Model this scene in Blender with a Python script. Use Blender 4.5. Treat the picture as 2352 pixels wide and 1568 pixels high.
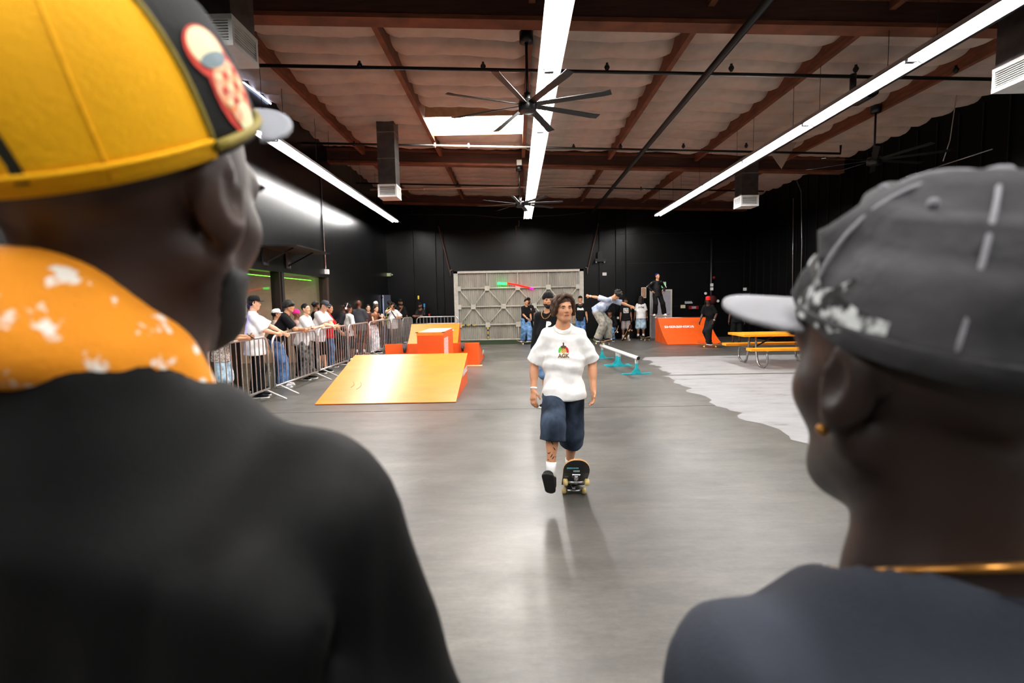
import bpy, bmesh, math, random
import numpy as np
from mathutils import Vector, Matrix
from mathutils.bvhtree import BVHTree

for _o in list(bpy.data.objects):
    bpy.data.objects.remove(_o)
SC = bpy.context.scene
COL = SC.collection

# ------------------------------------------------------------------ camera
CAM_H = 1.65
F_PX = 1176.0                     # focal length in pixels of the 2352 x 1568 frame (18 mm on 36 mm)
ROLL = math.radians(1.05)
def _cam_basis():
    yv = Vector(((1184 - 1176) / F_PX, (784 - 691) / F_PX, 1.0)).normalized()   # world +Y seen in camera axes
    u = Vector((-math.sin(ROLL), math.cos(ROLL), 0.0))
    u = (u - u.dot(yv) * yv).normalized()                                       # world +Z
    return u.cross(yv), yv, u
_CX, _CY, _CU = _cam_basis()
cam_data = bpy.data.cameras.new('camera')
cam_data.sensor_width = 36.0
cam_data.lens = 18.0
cam_data.clip_start = 0.02
cam_data.dof.use_dof = True
cam_data.dof.focus_distance = 5.2
cam_data.dof.aperture_fstop = 4.2
cam = bpy.data.objects.new('camera', cam_data)
COL.objects.link(cam)
# columns: camera x, y, -z axes in world coordinates
_m = Matrix(((_CX[0], _CX[1], -_CX[2], 0), (_CY[0], _CY[1], -_CY[2], 0), (_CU[0], _CU[1], -_CU[2], 0), (0, 0, 0, 1)))
_m.translation = Vector((0, 0, CAM_H))
cam.matrix_world = _m
SC.camera = cam

# ------------------------------------------------------------------ world, exposure
world = bpy.data.worlds.new('world'); SC.world = world
world.use_nodes = True
world.node_tree.nodes['Background'].inputs[0].default_value = (0.75, 0.85, 1.0, 1)
world.node_tree.nodes['Background'].inputs[1].default_value = 1.0
SC.view_settings.view_transform = 'Standard'
SC.view_settings.look = 'None'
SC.view_settings.exposure = 0.42
SC.view_settings.gamma = 1.0
SC.view_settings.use_curve_mapping = False
SC.cycles.use_denoising = True
SC.cycles.max_bounces = 5
SC.cycles.diffuse_bounces = 3
SC.cycles.glossy_bounces = 2
SC.cycles.adaptive_threshold = .02
SC.cycles.sample_clamp_indirect = 6.0
TUBE_STRENGTH = 112.0
SKYLIGHT_STRENGTH = 42.0

# ------------------------------------------------------------------ pixel helpers (distance always comes from a plane)
def pdir(px, py):
    c = Vector(((px - 1176) / F_PX, -(py - 784) / F_PX, 1.0))
    return Vector((c.dot(_CX), c.dot(_CY), c.dot(_CU)))
def G(px, py, z=0.0):
    v = pdir(px, py); return v * ((z - CAM_H) / v.z) + Vector((0, 0, CAM_H))
def W(px, py, y):
    v = pdir(px, py); return v * (y / v.y) + Vector((0, 0, CAM_H))
def S(px, py, x):
    v = pdir(px, py); return v * (x / v.x) + Vector((0, 0, CAM_H))

# ------------------------------------------------------------------ materials
def lin(c):
    if isinstance(c, str):
        c = [int(c[i:i + 2], 16) / 255 for i in (0, 2, 4)]
    return tuple((x / 12.92 if x <= .04045 else ((x + .055) / 1.055) ** 2.4) for x in c)
_mats = {}
def mat(name, col, rough=.6, metal=0.0, spec=.5, var=.12, scale=8.0, bump=0.0, bscale=60.0, col2=None, stretch=None, coat=0.0):
    """Principled material with a procedural noise variation of its colour (and optional fine bump)."""
    if name in _mats: return _mats[name]
    m = bpy.data.materials.new(name); m.use_nodes = True
    nt = m.node_tree; b = nt.nodes['Principled BSDF']
    c = lin(col)
    b.inputs['Roughness'].default_value = rough
    b.inputs['Metallic'].default_value = metal
    b.inputs['Specular IOR Level'].default_value = spec
    if coat: b.inputs['Coat Weight'].default_value = coat
    tc = nt.nodes.new('ShaderNodeTexCoord')
    src = tc.outputs['Object']
    if stretch:
        mp = nt.nodes.new('ShaderNodeMapping'); mp.inputs['Scale'].default_value = stretch
        nt.links.new(src, mp.inputs['Vector']); src = mp.outputs['Vector']
    nz = nt.nodes.new('ShaderNodeTexNoise'); nz.inputs['Scale'].default_value = scale; nz.inputs['Detail'].default_value = 4
    nt.links.new(src, nz.inputs['Vector'])
    rp = nt.nodes.new('ShaderNodeValToRGB')
    c2 = lin(col2) if col2 else tuple(min(1, x * (1 + var)) for x in c)
    c1 = c if col2 else tuple(x * (1 - var) for x in c)
    rp.color_ramp.elements[0].position = .35; rp.color_ramp.elements[1].position = .65
    rp.color_ramp.elements[0].color = (*c1, 1); rp.color_ramp.elements[1].color = (*c2, 1)
    nt.links.new(nz.outputs['Fac'], rp.inputs['Fac'])
    nt.links.new(rp.outputs['Color'], b.inputs['Base Color'])
    if bump:
        n2 = nt.nodes.new('ShaderNodeTexNoise'); n2.inputs['Scale'].default_value = bscale; n2.inputs['Detail'].default_value = 3
        nt.links.new(src, n2.inputs['Vector'])
        bp = nt.nodes.new('ShaderNodeBump'); bp.inputs['Strength'].default_value = bump; bp.inputs['Distance'].default_value = .01
        nt.links.new(n2.outputs['Fac'], bp.inputs['Height']); nt.links.new(bp.outputs['Normal'], b.inputs['Normal'])
    _mats[name] = m
    return m
def emis(name, col, strength):
    if name in _mats: return _mats[name]
    m = bpy.data.materials.new(name); m.use_nodes = True
    nt = m.node_tree; nt.nodes.remove(nt.nodes['Principled BSDF'])
    e = nt.nodes.new('ShaderNodeEmission'); e.inputs[0].default_value = (*lin(col), 1); e.inputs[1].default_value = strength
    nt.links.new(e.outputs[0], nt.nodes['Material Output'].inputs[0])
    _mats[name] = m
    return m
def glass(name, tint=(.9, .95, .95), gloss=.08):
    if name in _mats: return _mats[name]
    m = bpy.data.materials.new(name); m.use_nodes = True
    nt = m.node_tree; nt.nodes.remove(nt.nodes['Principled BSDF'])
    t = nt.nodes.new('ShaderNodeBsdfTransparent'); t.inputs[0].default_value = (*tint, 1)
    g = nt.nodes.new('ShaderNodeBsdfGlossy'); g.inputs['Roughness'].default_value = .03
    mx = nt.nodes.new('ShaderNodeMixShader'); mx.inputs[0].default_value = gloss
    nt.links.new(t.outputs[0], mx.inputs[1]); nt.links.new(g.outputs[0], mx.inputs[2])
    nt.links.new(mx.outputs[0], nt.nodes['Material Output'].inputs[0])
    _mats[name] = m
    return m

# ------------------------------------------------------------------ mesh helpers
def mesh_obj(name, verts, faces, m, parent=None, smooth=False, midx=None):
    me = bpy.data.meshes.new(name)
    me.from_pydata([tuple(v) for v in verts], [], [tuple(f) for f in faces])
    for mm in (m if isinstance(m, (list, tuple)) else [m]): me.materials.append(mm)
    if midx is not None: me.polygons.foreach_set('material_index', np.asarray(midx, np.int32))
    if smooth: me.polygons.foreach_set('use_smooth', np.ones(len(me.polygons), bool))
    me.update()
    o = bpy.data.objects.new(name, me); COL.objects.link(o)
    if parent: o.parent = parent
    return o
def tag(o, label, cat, group=None, kind=None):
    if label: o['label'] = label
    if cat: o['category'] = cat
    if group: o['group'] = group
    if kind: o['kind'] = kind
    return o
def thing(name, label, cat, loc=(0, 0, 0), rotz=0.0, group=None):
    o = bpy.data.objects.new(name, None); COL.objects.link(o)
    o.empty_display_size = .1
    o.location = loc; o.rotation_euler = (0, 0, rotz)
    return tag(o, label, cat, group)
def struct(o):
    o['kind'] = 'structure'; return o
def dup(root, loc=None, rotz=None, label=None):
    r = root.copy(); COL.objects.link(r)
    if loc is not None: r.location = loc
    if rotz is not None: r.rotation_euler = (0, 0, rotz)
    if label: r['label'] = label
    for ch in list(root.children):
        c = ch.copy(); COL.objects.link(c); c.parent = r
        for g in ch.children:
            d = g.copy(); COL.objects.link(d); d.parent = c
    return r
class MB:
    def __init__(s): s.v = []; s.f = []; s.mi = []; s.sm = []
    def add(s, vs, fs, mi=0, sm=False):
        n = len(s.v); s.v += [tuple(v) for v in vs]
        s.f += [tuple(i + n for i in f) for f in fs]; s.mi += [mi] * len(fs); s.sm += [sm] * len(fs); return s
    def box(s, lo, hi, mi=0, M=None):
        x0, y0, z0 = lo; x1, y1, z1 = hi
        vs = [(x0, y0, z0), (x1, y0, z0), (x1, y1, z0), (x0, y1, z0), (x0, y0, z1), (x1, y0, z1), (x1, y1, z1), (x0, y1, z1)]
        if M is not None: vs = [M @ Vector(v) for v in vs]
        return s.add(vs, [(0, 3, 2, 1), (4, 5, 6, 7), (0, 1, 5, 4), (1, 2, 6, 5), (2, 3, 7, 6), (3, 0, 4, 7)], mi)
    def bar(s, a, b, w, h, up=(0, 0, 1), mi=0):
        """rectangular bar from a to b; w across, h along up"""
        a = Vector(a); b = Vector(b); d = (b - a).normalized(); up = Vector(up)
        r = d.cross(up)
        if r.length < 1e-5: r = d.cross(Vector((1, 0, 0)))
        r.normalize(); u = r.cross(d)
        vs = []
        for p in (a, b):
            for sx, sz in ((-1, -1), (1, -1), (1, 1), (-1, 1)): vs.append(p + r * (w / 2 * sx) + u * (h / 2 * sz))
        return s.add(vs, [(0, 1, 2, 3), (7, 6, 5, 4), (0, 4, 5, 1), (1, 5, 6, 2), (2, 6, 7, 3), (3, 7, 4, 0)], mi)
    def tube(s, pts, r, n=8, mi=0, caps=True, closed=False):
        pts = [Vector(p) for p in pts]; rs = r if isinstance(r, (list, tuple)) else [r] * len(pts)
        base = len(s.v); prev = None; m = len(pts)
        for i, p in enumerate(pts):
            if closed: d = pts[(i + 1) % m] - pts[i - 1]
            else: d = pts[min(i + 1, m - 1)] - pts[max(i - 1, 0)]
            d.normalize()
            if prev is None:
                u = d.cross(Vector((0, 0, 1)))
                if u.length < 1e-3: u = d.cross(Vector((1, 0, 0)))
            else: u = prev - d * prev.dot(d)
            u.normalize(); prev = u; w = d.cross(u)
            for k in range(n):
                a = 2 * math.pi * k / n
                s.v.append(tuple(p + (u * math.cos(a) + w * math.sin(a)) * rs[i]))
        for i in range(m if closed else m - 1):
            j = (i + 1) % m
            for k in range(n):
                k2 = (k + 1) % n
                s.f.append((base + i * n + k, base + i * n + k2, base + j * n + k2, base + j * n + k)); s.mi.append(mi); s.sm.append(True)
        if caps and not closed:
            s.f.append(tuple(base + k for k in range(n))[::-1]); s.mi.append(mi); s.sm.append(False)
            s.f.append(tuple(base + (m - 1) * n + k for k in range(n))); s.mi.append(mi); s.sm.append(False)
        return s
    def cyl(s, a, b, r, n=12, mi=0, r2=None): return s.tube([a, b], [r, r if r2 is None else r2], n, mi)
    def prism(s, poly, axis, lo, hi, mi=0):
        """poly: 2D points; axis 'x': poly=(y,z), 'y': (x,z), 'z': (x,y)"""
        def P(q, t): return {'x': (t, q[0], q[1]), 'y': (q[0], t, q[1]), 'z': (q[0], q[1], t)}[axis]
        n = len(poly); vs = [P(q, lo) for q in poly] + [P(q, hi) for q in poly]
        fs = [tuple(range(n))[::-1], tuple(range(n, 2 * n))] + [(i, (i + 1) % n, n + (i + 1) % n, n + i) for i in range(n)]
        return s.add(vs, fs, mi)
    def lathe(s, prof, c=(0, 0, 0), n=20, mi=0):
        base = len(s.v); m = len(prof)
        for r, z in prof:
            for k in range(n):
                a = 2 * math.pi * k / n
                s.v.append((c[0] + r * math.cos(a), c[1] + r * math.sin(a), c[2] + z))
        for i in range(m - 1):
            for k in range(n):
                k2 = (k + 1) % n
                s.f.append((base + i * n + k, base + i * n + k2, base + (i + 1) * n + k2, base + (i + 1) * n + k)); s.mi.append(mi); s.sm.append(True)
        return s
    def ball(s, c, r, n=10, mi=0, R=None):
        r = r if isinstance(r, (list, tuple)) else (r, r, r); base = len(s.v); m = n // 2 + 1
        for i in range(m):
            t = math.pi * i / (m - 1)
            for k in range(n):
                a = 2 * math.pi * k / n
                v = Vector((r[0] * math.sin(t) * math.cos(a), r[1] * math.sin(t) * math.sin(a), r[2] * math.cos(t)))
                if R is not None: v = R @ v
                s.v.append(tuple(Vector(c) + v))
        for i in range(m - 1):
            for k in range(n):
                k2 = (k + 1) % n
                s.f.append((base + i * n + k, base + (i + 1) * n + k, base + (i + 1) * n + k2, base + i * n + k2)); s.mi.append(mi); s.sm.append(True)
        return s
    def build(s, name, m, parent=None, smooth=None):
        o = mesh_obj(name, s.v, s.f, m, parent, midx=s.mi)
        if smooth is None: o.data.polygons.foreach_set('use_smooth', np.asarray(s.sm, bool))
        elif smooth: o.data.polygons.foreach_set('use_smooth', np.ones(len(s.f), bool))
        return o
def fix_normals(o):
    bm = bmesh.new(); bm.from_mesh(o.data); bmesh.ops.recalc_face_normals(bm, faces=bm.faces); bm.to_mesh(o.data); bm.free(); return o
def bevel(o, w, seg=2):
    bm = bmesh.new(); bm.from_mesh(o.data)
    bmesh.ops.bevel(bm, geom=[e for e in bm.edges if len(e.link_faces) == 2 and e.calc_face_angle() > .5], offset=w, segments=seg, profile=.5, affect='EDGES')
    bm.to_mesh(o.data); bm.free(); return o
def text_mesh(txt, size, sx=1.0, bold=0.0, depth=0.0):
    """-> (verts, faces) of flat lettering centred on the origin in the xy plane"""
    cu = bpy.data.curves.new('lettering', 'FONT'); cu.body = txt; cu.size = size; cu.align_x = 'CENTER'; cu.align_y = 'CENTER'
    cu.offset = bold; cu.extrude = depth; cu.resolution_u = 2
    o = bpy.data.objects.new('lettering', cu); COL.objects.link(o)
    me = bpy.data.meshes.new_from_object(o.evaluated_get(bpy.context.evaluated_depsgraph_get()))
    vs = [(v.co.x * sx, v.co.y, v.co.z) for v in me.vertices]; fs = [tuple(p.vertices) for p in me.polygons]
    bpy.data.objects.remove(o); bpy.data.curves.remove(cu); bpy.data.meshes.remove(me)
    return vs, fs
def text_on(name, txt, size, origin, ex, ey, m, parent, sx=1.0, bold=0.0, off=.003):
    vs, fs = text_mesh(txt, size, sx, bold)
    ex = Vector(ex).normalized(); ey = Vector(ey).normalized(); n = ex.cross(ey)
    return mesh_obj(name, [Vector(origin) + ex * v[0] + ey * v[1] + n * off for v in vs], fs, m, parent)
# ================================================================== materials of the place
M_BLACKWALL = mat('black_wall_paint', (.03, .031, .034), .29, spec=.3, var=.35, scale=1.3, bump=.12, bscale=6, stretch=(1, 1, .3))
M_REARWALL = mat('black_rear_paint', (.03, .031, .035), .34, spec=.18, var=.3, scale=1.2, bump=.15, bscale=6)
M_WOOD = mat('beam_timber', (.42, .235, .14), .75, var=.3, scale=3, stretch=(1, 1, 6), bump=.2, bscale=30)
M_BEAMDARK = mat('beam_dark_timber', (.26, .15, .11), .8, var=.25, scale=3, stretch=(.6, 3, 6))
M_INSUL = mat('insulation_facing', (.7, .635, .585), .5, spec=.4, var=.12, scale=2.2, bump=.5, bscale=4.0)
M_PIPEB = mat('black_pipe', (.05, .048, .048), .5, var=.3, scale=12)
M_GALV = mat('galvanised_steel', (.62, .62, .63), .35, .9, var=.15, scale=14)
M_DUCT = mat('duct_sheet_metal', (.38, .37, .37), .4, .8, var=.2, scale=5)
M_WHITEMETAL = mat('white_enamel', (.86, .86, .85), .4, var=.05)
M_OFFWHITE = mat('off_white_paint', (.78, .77, .73), .5, var=.08)
M_DOORMETAL = mat('shutter_metal', (.66, .645, .6), .6, var=.16, scale=2.5, stretch=(1, 1, .25))
M_DOORFRAME = mat('shutter_frame_metal', (.76, .74, .69), .5, var=.1)
M_BLACK = mat('matte_black', (.03, .03, .032), .6, var=.3)
M_RED = mat('red_enamel', (.5, .05, .04), .4, var=.15)
M_TUBE = emis('fluorescent_tube', (1.0, .985, .97), TUBE_STRENGTH)
M_SKY = emis('skylight_pane', (1.0, .985, .95), SKYLIGHT_STRENGTH)

def floor_material():
    m = bpy.data.materials.new('polished_concrete'); m.use_nodes = True
    nt = m.node_tree; b = nt.nodes['Principled BSDF']; L = nt.links.new
    tc = nt.nodes.new('ShaderNodeTexCoord')
    def noise(sc, det, stretch=None, rough=.55):
        n = nt.nodes.new('ShaderNodeTexNoise'); n.inputs['Scale'].default_value = sc; n.inputs['Detail'].default_value = det; n.inputs['Roughness'].default_value = rough
        if stretch:
            mp = nt.nodes.new('ShaderNodeMapping'); mp.inputs['Scale'].default_value = stretch; L(tc.outputs['Object'], mp.inputs['Vector']); L(mp.outputs['Vector'], n.inputs['Vector'])
        else: L(tc.outputs['Object'], n.inputs['Vector'])
        return n.outputs['Fac']
    def ramp(src, p0, c0, p1, c1):
        r = nt.nodes.new('ShaderNodeValToRGB'); r.color_ramp.elements[0].position = p0; r.color_ramp.elements[1].position = p1
        r.color_ramp.elements[0].color = (*c0, 1); r.color_ramp.elements[1].color = (*c1, 1); L(src, r.inputs['Fac']); return r.outputs['Color']
    def mix(t, fac, a, bb):
        x = nt.nodes.new('ShaderNodeMix'); x.data_type = 'RGBA'; x.blend_type = t
        if isinstance(fac, float): x.inputs[0].default_value = fac
        else: L(fac, x.inputs[0])
        L(a, x.inputs[6]); L(bb, x.inputs[7]); return x.outputs[2]
    base = ramp(noise(.55, 5), .3, (.066, .062, .056), .72, (.13, .123, .111))
    streak = ramp(noise(2.2, 6, (.5, 1.8, 1), .7), .35, (.62, .62, .61), .7, (1.28, 1.27, 1.24))
    col = mix('MULTIPLY', .75, base, streak)
    fine = ramp(noise(26, 4), .3, (.8, .8, .8), .7, (1.12, 1.12, 1.12))
    col = mix('MULTIPLY', .5, col, fine)
    scr = ramp(noise(7, 8, (.7, 2.6, 1), .8), .3, (.76, .76, .76), .72, (1.26, 1.25, 1.22))
    col = mix('MULTIPLY', .8, col, scr)
    L(col, b.inputs['Base Color'])
    rg = ramp(noise(1.6, 5), .3, (.33, .33, .33), .75, (.46, .46, .46)); L(rg, b.inputs['Roughness'])
    b.inputs['Specular IOR Level'].default_value = .6
    bp = nt.nodes.new('ShaderNodeBump'); bp.inputs['Strength'].default_value = .05; bp.inputs['Distance'].default_value = .02
    L(noise(7, 5), bp.inputs['Height']); L(bp.outputs['Normal'], b.inputs['Normal'])
    return m
M_FLOOR = floor_material()

XL, XR, YB, YF = -5.3, 9.4, -7.0, 21.4
def roof(x): return 5.95 - .04 * x            # underside of the roof lining, falling to the right

# ================================================================== floor
floor = struct(MB().box((XL - 3.6, YB - .3, -.15), (XR + .3, YF + .3, 0)).build('floor', M_FLOOR))
mj = mat('joint_filler', (.09, .088, .085), .8)
for y in (7.75, 14.2):
    MB().box((XL, y - .008, .0), (XR, y + .008, .0012)).build('floor_joint', mj, floor)
for x in ():
    MB().box((x - .007, 1.2, .0), (x + .007, 20.9, .0011)).build('floor_joint', mj, floor)
# worn white paint: two strips with ragged left edges
def paint_patch(left, y0, y1, seed):
    rnd = random.Random(seed); n = 46; pts = []
    for i in range(n + 1):
        y = y0 + (y1 - y0) * i / n
        x = np.interp(y, [p[1] for p in left], [p[0] for p in left]) + rnd.uniform(-.06, .06) + .07 * math.sin(y * 6 + seed)
        pts.append((x, y))
    n2 = 40
    vs = []; fs = []
    for i, (x, y) in enumerate(pts):
        e = rnd.uniform(-.04, .04) if i in (0, n) else 0
        vs += [(x, y, .0016), (x + .35, y + (rnd.uniform(-.03, .03) if i in (0, n) else 0), .0016), (XR - .02, y, .0016)]
        if i: fs += [(3 * i - 3, 3 * i - 2, 3 * i + 1, 3 * i), (3 * i - 2, 3 * i - 1, 3 * i + 2, 3 * i + 1)]
    return mesh_obj('paint_patch', vs, fs, paint_mat(), floor)
def paint_mat():
    if 'worn_paint' in _mats: return _mats['worn_paint']
    m = mat('worn_paint', (.78, .785, .79), .5, var=.05)
    nt = m.node_tree; L = nt.links.new; b = nt.nodes['Principled BSDF']
    tc = nt.nodes.new('ShaderNodeTexCoord'); mp = nt.nodes.new('ShaderNodeMapping'); mp.inputs['Scale'].default_value = (.55, 1.7, 1)
    n = nt.nodes.new('ShaderNodeTexNoise'); n.inputs['Scale'].default_value = 2.3; n.inputs['Detail'].default_value = 9; n.inputs['Roughness'].default_value = .68
    L(tc.outputs['Object'], mp.inputs['Vector']); L(mp.outputs['Vector'], n.inputs['Vector'])
    r = nt.nodes.new('ShaderNodeValToRGB')
    e = r.color_ramp.elements; e[0].position = .3; e[0].color = (.07, .065, .055, 1); e[1].position = .43; e[1].color = (.28, .28, .28, 1)
    x = r.color_ramp.elements.new(.62); x.color = (.34, .34, .35, 1)
    x = r.color_ramp.elements.new(.36); x.color = (.22, .21, .19, 1)
    L(n.outputs['Fac'], r.inputs['Fac']); L(r.outputs['Color'], b.inputs['Base Color'])
    return m
_e1 = [G(*p)[:2] for p in ((1478, 821), (1500, 836), (1535, 857), (1545, 866))]
paint_patch([(p[0], p[1]) for p in sorted(_e1, key=lambda q: q[1])], G(1640, 859)[1], G(1600, 818)[1], 3)
_e2 = [G(*p)[:2] for p in ((1535, 868), (1565, 885), (1620, 915), (1700, 955), (1815, 998), (2100, 1130))]
paint_patch([(p[0], p[1]) for p in sorted(_e2, key=lambda q: q[1])], 3.6, G(1640, 861)[1], 8)

# ================================================================== walls
WT = .25
ZW = 7.0
WIN_Y0, WIN_Y1, WIN_Z = 8.2, 14.55, 2.4
wl = struct(MB().box((XL - WT, YB, 0), (XL, WIN_Y0, ZW)).box((XL - WT, WIN_Y1, 0), (XL, YF + .2, ZW)).box((XL - WT, WIN_Y0, WIN_Z), (XL, WIN_Y1, ZW)).build('wall_left', M_BLACKWALL))
wr = struct(MB().box((XR, YB, 0), (XR + WT, YF + .2, ZW)).build('wall_right', mat('black_panel_paint', (.015, .015, .017), .5, spec=.12, var=.3, scale=1.5)))
wb = struct(MB().box((XL - WT, YB - .2, 0), (XR + WT, YB, ZW)).build('wall_back', M_BLACK))
DX0, DX1, DZ = -2.55, 2.84, 2.92                                   # big shutter opening
wf = struct(MB().box((XL, YF, 0), (DX0, YF + .25, ZW)).box((DX1, YF, 0), (XR, YF + .25, ZW)).box((DX0, YF, DZ), (DX1, YF + .25, ZW)).build('wall_rear', M_REARWALL))
for px0, px1 in ((985, 1003), (1010, 1020), (1376, 1398), (1414, 1420), (1437, 1440), (950, 952)):
    a = W(px0, 640, YF).x; b = W(px1, 640, YF).x
    MB().box((a, YF - .09, 0), (b, YF, 5.4)).build('wall_pilaster', M_REARWALL, wf)
for z in (1.3, 3.1, 4.3):
    MB().box((DX1 + .1, YF - .012, z), (XR, YF, z + .012)).build('wall_seam', M_BLACK, wf)
for k in range(26):
    y = 7.2 + k * .56
    MB().box((XR - .03, y, .0), (XR, y + .03, 5.4)).build('wall_rib', mat('dark_rib', (.05, .052, .06), .35, spec=.25), wr)

# ---- side room behind the glass front in the left wall
M_TAN = mat('tan_room_paint', (.36, .255, .165), .6, var=.2, scale=1.2)
room = struct(MB().box((XL - 3.3, WIN_Y0 - .6, 0), (XL - 3.2, WIN_Y1 + .5, 3.0)).box((XL - 3.3, WIN_Y0 - .7, 0), (XL - WT, WIN_Y0 - .6, 3.0)).box((XL - 3.3, WIN_Y0 - .6, 2.75), (XL - WT, WIN_Y1 + .5, 2.85)).build('wall_side_room', M_TAN))
struct(MB().box((XL - 3.2, WIN_Y1 + .08, 0), (XL - WT + .02, WIN_Y1 + .2, 2.75)).build('wall_side_room_end', mat('pale_room_paint', (.84, .74, .66), .6, var=.05)))
win = struct(MB().box((XL - .2, WIN_Y1 - .16, 0), (XL + .02, WIN_Y1, WIN_Z)).box((XL - .2, 11.55, 0), (XL + .0, 11.8, WIN_Z)).box((XL - .2, WIN_Y0, 0), (XL, 9.75, WIN_Z)).build('window_1', mat('brown_frame', (.15, .09, .055), .5, var=.2)))
MB().box((XL - .12, 9.75, 0), (XL - .11, 11.55, WIN_Z)).build('pane', glass('clear_glass', (.95, .95, .94), .05), win)
MB().box((XL - .12, 11.8, 0), (XL - .11, WIN_Y1 - .16, WIN_Z)).build('pane', glass('clear_glass'), win)
MB().box((XL - .02, 11.62, 0), (XL + .03, 11.72, WIN_Z)).build('mullion', M_BLACK, win)
led = tag(MB().tube([(XL - .5, 8.4, WIN_Z - .06), (XL - .5, WIN_Y1 + .05, WIN_Z - .06)], .008, 6).build('led_strip', emis('green_led', (.35, 1, .18), 5.0)), 'green glowing light strip along the head of the glass front', 'light strip')
tv = thing('television', 'purple glowing screen on the wall of the side room', 'television', (XL + .02, 9.3, 1.2))
MB().box((-.02, -.5, -.02), (.03, .42, .42)).build('casing', M_BLACK, tv)
MB().box((.03, -.47, .01), (.034, .39, .39)).build('screen', emis('purple_screen', (.55, .45, 1), 2.6), tv)
lt = bpy.data.lights.new('side_room_fill', 'AREA'); lt.shape = 'RECTANGLE'; lt.size = 1.2; lt.size_y = .3; lt.energy = 26; lt.color = (1, .82, .62)  # unseen area light added under the ceiling to warm the side room
lo = bpy.data.objects.new('side_room_fill', lt); COL.objects.link(lo); lo.location = (XL - 1.8, 12.6, 2.7)
tag(lo, 'unseen warm fill light added inside the side room', 'fill light')

# no smoking sign on the window frame
s = thing('no_smoking_sign', 'white no smoking sign on brown window post', 'sign', (XL + .035, 9.9, 1.62))
MB().box((-.01, -.11, -.2), (.0, .11, .2)).build('plate', M_WHITEMETAL, s)
ring = [( .006, .075 * math.cos(a), .08 + .075 * math.sin(a)) for a in np.linspace(0, 2 * math.pi, 25)[:-1]]
MB().tube(ring, .008, 5, closed=True).bar((.006, -.052, .13), (.006, .052, .03), .012, .006, (1, 0, 0)).build('prohibition_ring', M_RED, s)
MB().box((.0, -.05, .075), (.006, .05, .09)).build('pictogram', M_BLACK, s)
text_on('lettering', 'NO\nSMOKING', .045, (.001, .01, -.1), (0, 1, 0), (0, 0, 1), M_BLACK, s)

# ---- rear shutter door with truss bracing
def dz(py): return CAM_H + (W(1190, 691, YF).z - CAM_H) + (691 - py) * YF / F_PX
door = struct(MB().box((DX0, YF - .02, 0), (DX0 + .16, YF + .06, DZ)).box((DX1 - .16, YF - .02, 0), (DX1, YF + .06, DZ)).box((DX0, YF - .02, DZ - .09), (DX1, YF + .06, DZ)).build('door_1', M_DOORFRAME))
n = 62; xs = np.linspace(DX0 + .16, DX1 - .16, n * 6 + 1)
vs = []; fs = []
for i, x in enumerate(xs):
    yy = YF + .1 + .03 * math.tanh(2.5 * math.sin(i / 6 * 2 * math.pi)); vs += [(x, yy, .02), (x, yy, DZ - .05)]
    if i: fs.append((2 * i - 2, 2 * i, 2 * i + 1, 2 * i - 1))
mesh_obj('corrugated_sheet', vs, fs, M_DOORMETAL, door, smooth=True)
z1, z2, z3, z0 = 2.2, 1.44, .68, .05
xa = [-2.36, -1.17, .1, 1.38, 2.62]; xb = [-2.36, -1.76, -.5, .78, 2.0, 2.62]
yb = YF + .02
for z in (z1, z2, z3, z0):
    MB().tube([(DX0 + .1, yb, z), (DX1 - .1, yb, z)], .035, 8).build('rail', M_DOORFRAME, door)
for x in xa[1:4]:
    MB().tube([(x, yb, z1), (x, yb, DZ - .05)], .028, 6).build('stile', M_DOORFRAME, door)
    MB().tube([(x, yb, z0), (x, yb, z3)], .028, 6).build('stile', M_DOORFRAME, door)
for i, xm in enumerate(xb[1:5]):
    for x in (xa[i], xa[i + 1]):
        for z in (z1, z3):
            MB().tube([(xm, yb, z2), (x, yb, z)], .026, 6).build('brace', M_DOORFRAME, door)
for x, z in [(x, z1) for x in xa] + [(x, z2) for x in xb] + [(x, z3) for x in xa]:
    MB().box((x - .1, yb - .05, z - .1), (x + .1, yb - .035, z + .1)).build('gusset', M_DOORFRAME, door)
my = mat('hazard_tape', (.85, .7, .08), .5)
for k in range(5):
    MB().box((-2.25 + k * .12, yb - .045, z3 - .037), (-2.19 + k * .12, yb - .03, z3 + .037)).build('hazard_stripe', my if k % 2 == 0 else M_BLACK, door)
    MB().box((-1.2, yb - .045, .12 + k * .1), (-1.14, yb - .03, .18 + k * .1)).build('hazard_stripe', my if k % 2 == 0 else M_BLACK, door)
for sx, x, xt in ((-1, DX0 - .12, -3.1), (1, DX1 + .15, 3.45)):
    t = thing('door_arm', 'long steel lifting arm beside the %s jamb of the shutter' % ('left' if sx < 0 else 'right'), 'rod', (x, YF - .12, DZ - .1))
    MB().tube([(0, 0, 0), (xt - x, 0, 1.95)], .022, 6).build('rod', mat('rusty_rod', (.4, .29, .22), .6, var=.2), t)
    MB().tube([(0, 0, -.12), (0, 0, .12), (.08 * -sx, 0, .16)], .03, 6).build('bracket', mat('dull_bracket', (.3, .3, .29), .5), t)
b = thing('pulley_box', 'small black pulley box with two rings above the shutter corner', 'box', (3.5, YF - .2, 3.25))
MB().box((-.2, -.05, -.06), (.25, .098, .06)).box((-.1, -.03, .0), (.1, .098, .35)).build('body', M_BLACK, b)
for x in (-.17, .17): MB().ball((x, -.08, -.09), .045, 8).build('ring', M_GALV, b)
turf = struct(MB().box((DX0 - .1, 19.75, 0), (DX1 + .3, YF - .01, .02)).build('floor_turf', mat('green_turf', (.1, .2, .05), .9, var=.35, scale=40)))
ld = thing('led_reflection', 'green and red LED reflection at the shutter, built as a glowing bar', 'reflection', (0, YF - .06, 0))  # emissive tubes stand in for what looks like an LED reflection
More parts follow.
